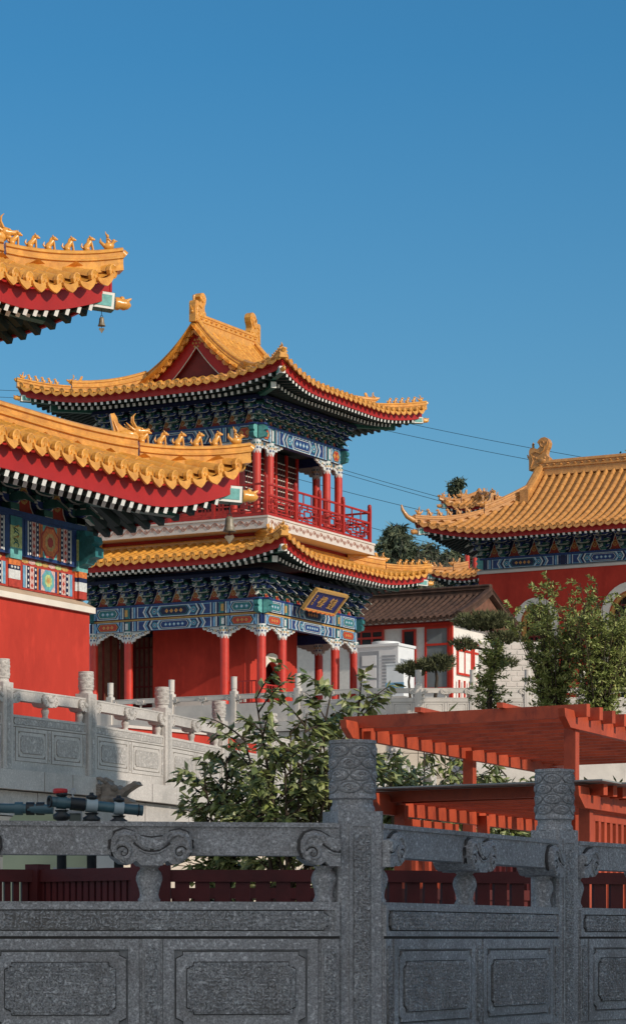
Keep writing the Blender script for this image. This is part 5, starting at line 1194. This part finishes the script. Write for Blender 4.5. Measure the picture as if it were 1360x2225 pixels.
def needle_pads(name, base, label, pads, seed, trunkpts, mats=('needle',), dens=1.0, group=None, LL=.16, cat='pine'):
    rnd = random.Random(seed); t = thing(name, base, 0, label, cat, group); tr = MB(); nd = MB()
    for tp, r in trunkpts: tr.tube(tp, r, 'bark', 7)
    for c, r in pads:
        c = V(c)
        for i in range(int(950 * dens * r[0] * r[1] * 4)):
            q_ = rv(rnd);
            if q_.length > 1: continue
            p = c + V((q_.x * r[0], q_.y * r[1], q_.z * r[2])); d = (V((q_.x, q_.y, abs(q_.z) + .6)) + rv(rnd, .7)).normalized()
            for k in range(3):
                dd = (d + rv(rnd, .5)).normalized(); sd_ = dd.cross(rv(rnd)).normalized() * .012 * LL / .1
                nd.add([p - sd_, p + sd_, p + dd * LL * rnd.uniform(.6, 1.2)], [(0, 1, 2)], rnd.choice(mats))
    tr.build('trunk', t); nd.build('needles', t); return t
b_ = at(1062, 1480, 68); s1 = 68 / F
needle_pads('cloud_pine', b_, 'cloud pruned pine with flat needle pads left of the sunlit shrubs', [((-.1, 0, 1.42), (.72, .6, .22)), ((.35, 0, 1.02), (.42, .4, .15)), ((-.62, 0, .86), (.34, .3, .15)), ((.3, 0, .42), (.4, .3, .12))], 41, [([(0, 0, -.6), (.05, 0, .2), (.2, 0, .7), (0, 0, 1.35)], [.07, .06, .05, .03]), ([(.18, 0, .7), (-.3, 0, .8), (-.6, 0, .82)], [.035, .03, .015]), ([(.1, 0, .25), (.3, 0, .38)], [.03, .015])])
b_ = at(945, 1490, 72); needle_pads('bonsai_pine', b_, 'dark dwarf pine right of the white utility boxes', [((0, 0, .5), (.5, .4, .18)), ((.2, 0, .62), (.3, .3, .14))], 42, [([(0, 0, -.4), (.05, 0, .2), (0, 0, .5)], [.05, .04, .03])], group='dwarf pines')
b_ = at(892, 1490, 72); needle_pads('bonsai_pine', b_, 'lighter dwarf pine nearest the white utility box', [((-.05, 0, .42), (.3, .3, .16)), ((.15, 0, .3), (.2, .2, .1))], 43, [([(0, 0, -.4), (-.05, 0, .1), (0, 0, .4)], [.04, .03, .02])], group='dwarf pines')
def deodar(name, base, label, H, R_, seed, mats, dens=1.0):
    rnd = random.Random(seed); t = thing(name, base, 0, label, 'tree', 'trees behind the buildings'); tr = MB(); nd = MB()
    tr.tube([(0, 0, 0), (.1, 0, H * .5), (0, 0, H)], [H * .02, H * .013, .03], 'bark', 7)
    n = int(78 * dens)
    for i in range(n):
        f = (i + rnd.random()) / n; z = H * (.22 + .77 * f); a = i * 2.4 + rnd.uniform(-.5, .5); L = R_ * (1 - f) ** .95 * rnd.uniform(.55, 1.15) + .2; d = V((cos(a), sin(a), 0)); pts = [V((0, 0, z)) + d * L * q_ / 5 + Z * (L * (.22 * q_ / 5 - .5 * (q_ / 5) ** 2)) for q_ in range(6)]
        tr.tube(pts, [.06, .05, .04, .03, .02, .01], 'bark', 4, False)
        for k in range(int(34 * L / R_ * 2.2) + 12):
            q_ = rnd.random() ** .6; j = min(4, int(q_ * 5)); p = pts[j].lerp(pts[j + 1], q_ * 5 - j) + V((rnd.uniform(-.3, .3), rnd.uniform(-.3, .3), rnd.uniform(-.12, .05)))
            for m in range(3):
                dd = (d * .7 + rv(rnd, .8) - Z * .45).normalized(); sd_ = dd.cross(rv(rnd)).normalized() * .055; nd.add([p - sd_, p + sd_, p + dd * rnd.uniform(.25, .55)], [(0, 1, 2)], rnd.choice(mats))
    tr.build('trunk', t); nd.build('crown', t)
def round_tree(name, base, label, H, R_, seed, mats, n=26, lsz=.28):
    rnd = random.Random(seed); t = thing(name, base, 0, label, 'tree', 'trees behind the buildings'); tr = MB(); lf = MB(); tr.tube([(0, 0, 0), (.1, .1, H * .6)], [.22, .1], 'bark', 7)
    for i in range(n):
        a = rnd.uniform(0, 2 * pi); rr_ = R_ * sqrt(rnd.random()) * .85; c = V((cos(a) * rr_, sin(a) * rr_, H * .6 + (H * .4) * rnd.random() * (1 - .45 * (rr_ / R_) ** 2))); tr.tube([(.1, .1, H * .55), c], [.08, .03], 'bark', 4, False); s_ = R_ * rnd.uniform(.18, .34)
        for k in range(150):
            q_ = rv(rnd).normalized() * rnd.random() ** .4; leafq(lf, c + V((q_.x, q_.y, q_.z * .7)) * s_, rv(rnd), Z + rv(rnd, .6), lsz * rnd.uniform(.6, 1.2), lsz * .5, rnd.choice(mats))
    tr.build('trunk', t); lf.build('crown', t)
nf = ['needle_far', 'needle_far', 'needle_far2']
def tree_at(fn, px, pyt, Y, zb, *a): b_ = at(px, pyt, Y); fn(a[0], (b_.x, Y, zb), a[1], b_.z - zb, *a[2:])
tree_at(deodar, 861, 1138, 140, 13.5, 'deodar_cedar', 'pointed dark cedar rising between the tower balcony and the right hall', 5.6, 51, nf, 1.6)
tree_at(deodar, 930, 1178, 146, 12.5, 'deodar_cedar', 'lower spreading cedar behind the bare shrub right of the pointed cedar', 5.4, 52, nf, 1.5)
tree_at(deodar, 985, 1190, 143, 12.5, 'deodar_cedar', 'olive cedar beside the blue painted pillar', 4.6, 53, ['needle_far2', 'needle_far'], 1.5)
tree_at(deodar, 1005, 1245, 150, 12, 'deodar_cedar', 'hazy cedar low behind the blue painted pillar', 3.4, 56, nf)
tree_at(round_tree, 1022, 1022, 150, 12, 'broadleaf_tree', 'dark broadleaf tree top above the small pavilion roof', 1.5, 54, nf, 22)
tree_at(round_tree, 1318, 950, 150, 12, 'broadleaf_tree', 'dark broadleaf tree top above the ridge of the right hall', 2.6, 55, nf, 34)
def bare_tree(px, pyt, Y, zb, seed, label):
    rnd = random.Random(seed); b_ = at(px, pyt, Y); t = thing('bare_shrub', (b_.x, Y, zb), 0, label, 'shrub', 'leafless shrubs behind the dark roof'); H = b_.z - zb; tr = MB()
    def grow(p, d, L, r, k):
        e = p + d * L; m_ = (p + e) / 2 + rv(rnd, L * .06); tr.tube([p, m_, e], [r, r * .8, r * .6], 'bark_pale', 4, False)
        if k:
            for _ in range(rnd.choice((2, 3))): grow(e, (d + rv(rnd, .55) + Z * .15).normalized(), L * rnd.uniform(.6, .85), r * .6, k - 1)
    for i in range(6): grow(V((0, 0, 0)), (Z + rv(rnd, .55)).normalized(), H * .34, .035, 4)
    tr.build('twigs', t)
bare_tree(925, 1195, 118, 13.2, 61, 'leafless pale twigs beside the right tip of the lower tower roof'); bare_tree(975, 1215, 117, 13.2, 62, 'leafless pale twigs just left of the blue painted pillar')

# ------------------------------------------------------------------ power lines
for i, (a, b, sag, lab) in enumerate((((560, 842, 170), (1440, 1022, 150), .3, 'topmost thin power line meeting the upper tower eave'), ((560, 868, 170), (1440, 1048, 150), .3, 'second thin power line just under the upper tower eave'), ((520, 950, 165), (1400, 1190, 150), .3, 'third thin power line beside the upper columns'), ((520, 958, 165), (1400, 1198, 150), .3, 'fourth thin power line beside the upper columns'),
        ((500, 1000, 160), (1400, 1210, 150), .3, 'thin power line crossing behind the balcony columns'), ((560, 1075, 160), (1400, 1285, 150), .3, 'lowest thin power line passing the cedar top'), ((-80, 843, 170), (300, 852, 170), .1, 'upper thin power line at the left between the two near hall roofs'), ((-80, 858, 170), (300, 868, 170), .1, 'lower thin power line at the left between the two near hall roofs'))):
    A, B = at(*a), at(*b); mb = MB(); mb.tube([A.lerp(B, k / 16) - Z * sag * (1 - (k / 8 - 1) ** 2) for k in range(17)], .014, 'cable', 5)
    tag(mb.build('power_line'), lab, 'cable', 'power lines')

# ------------------------------------------------------------------ added unseen blocks out of frame that cast shade into the view
r_ = V((-SUN_AZ.x, -SUN_AZ.y, 0)); q_ = V((SUN_AZ.y * -1, SUN_AZ.x, 0))
def block(name, label, tr_, q0, q1, dep, top):
    c = r_ * (tr_ - dep / 2) + q_ * (q0 + q1) / 2; t = thing(name, (c.x, c.y, 0), atan2(q_.y, q_.x), label, 'shadow caster'); a, b = (q1 - q0) / 2, dep / 2
    mb = MB(); mb.b2(-a, a, -b, b, 0, top + CZ - .5, 'red_wall'); mb.build('wall', t); Rb = Roof(a, b, top + CZ - .5, .5, .03, .0, .5, 0, 1.0); tm = MB()
    for k in range(4): Rb.tiles(tm, k, (lambda t_, H_=Rb.S[k][3]: max(0, min(b, H_ - abs(t_)))), .45, 'glaze_far')
    tm.build('roof_tiles', t)
block('near_shade_block', 'added unseen red block beside the viewer that shades the foreground', -5.0, 5.5, 15.2, 6, 9.6)
block('terrace_shade_block', 'added unseen red block beyond the right edge that shades the near terrace', 4.0, 22.7, 25.7, 3, 12.4)
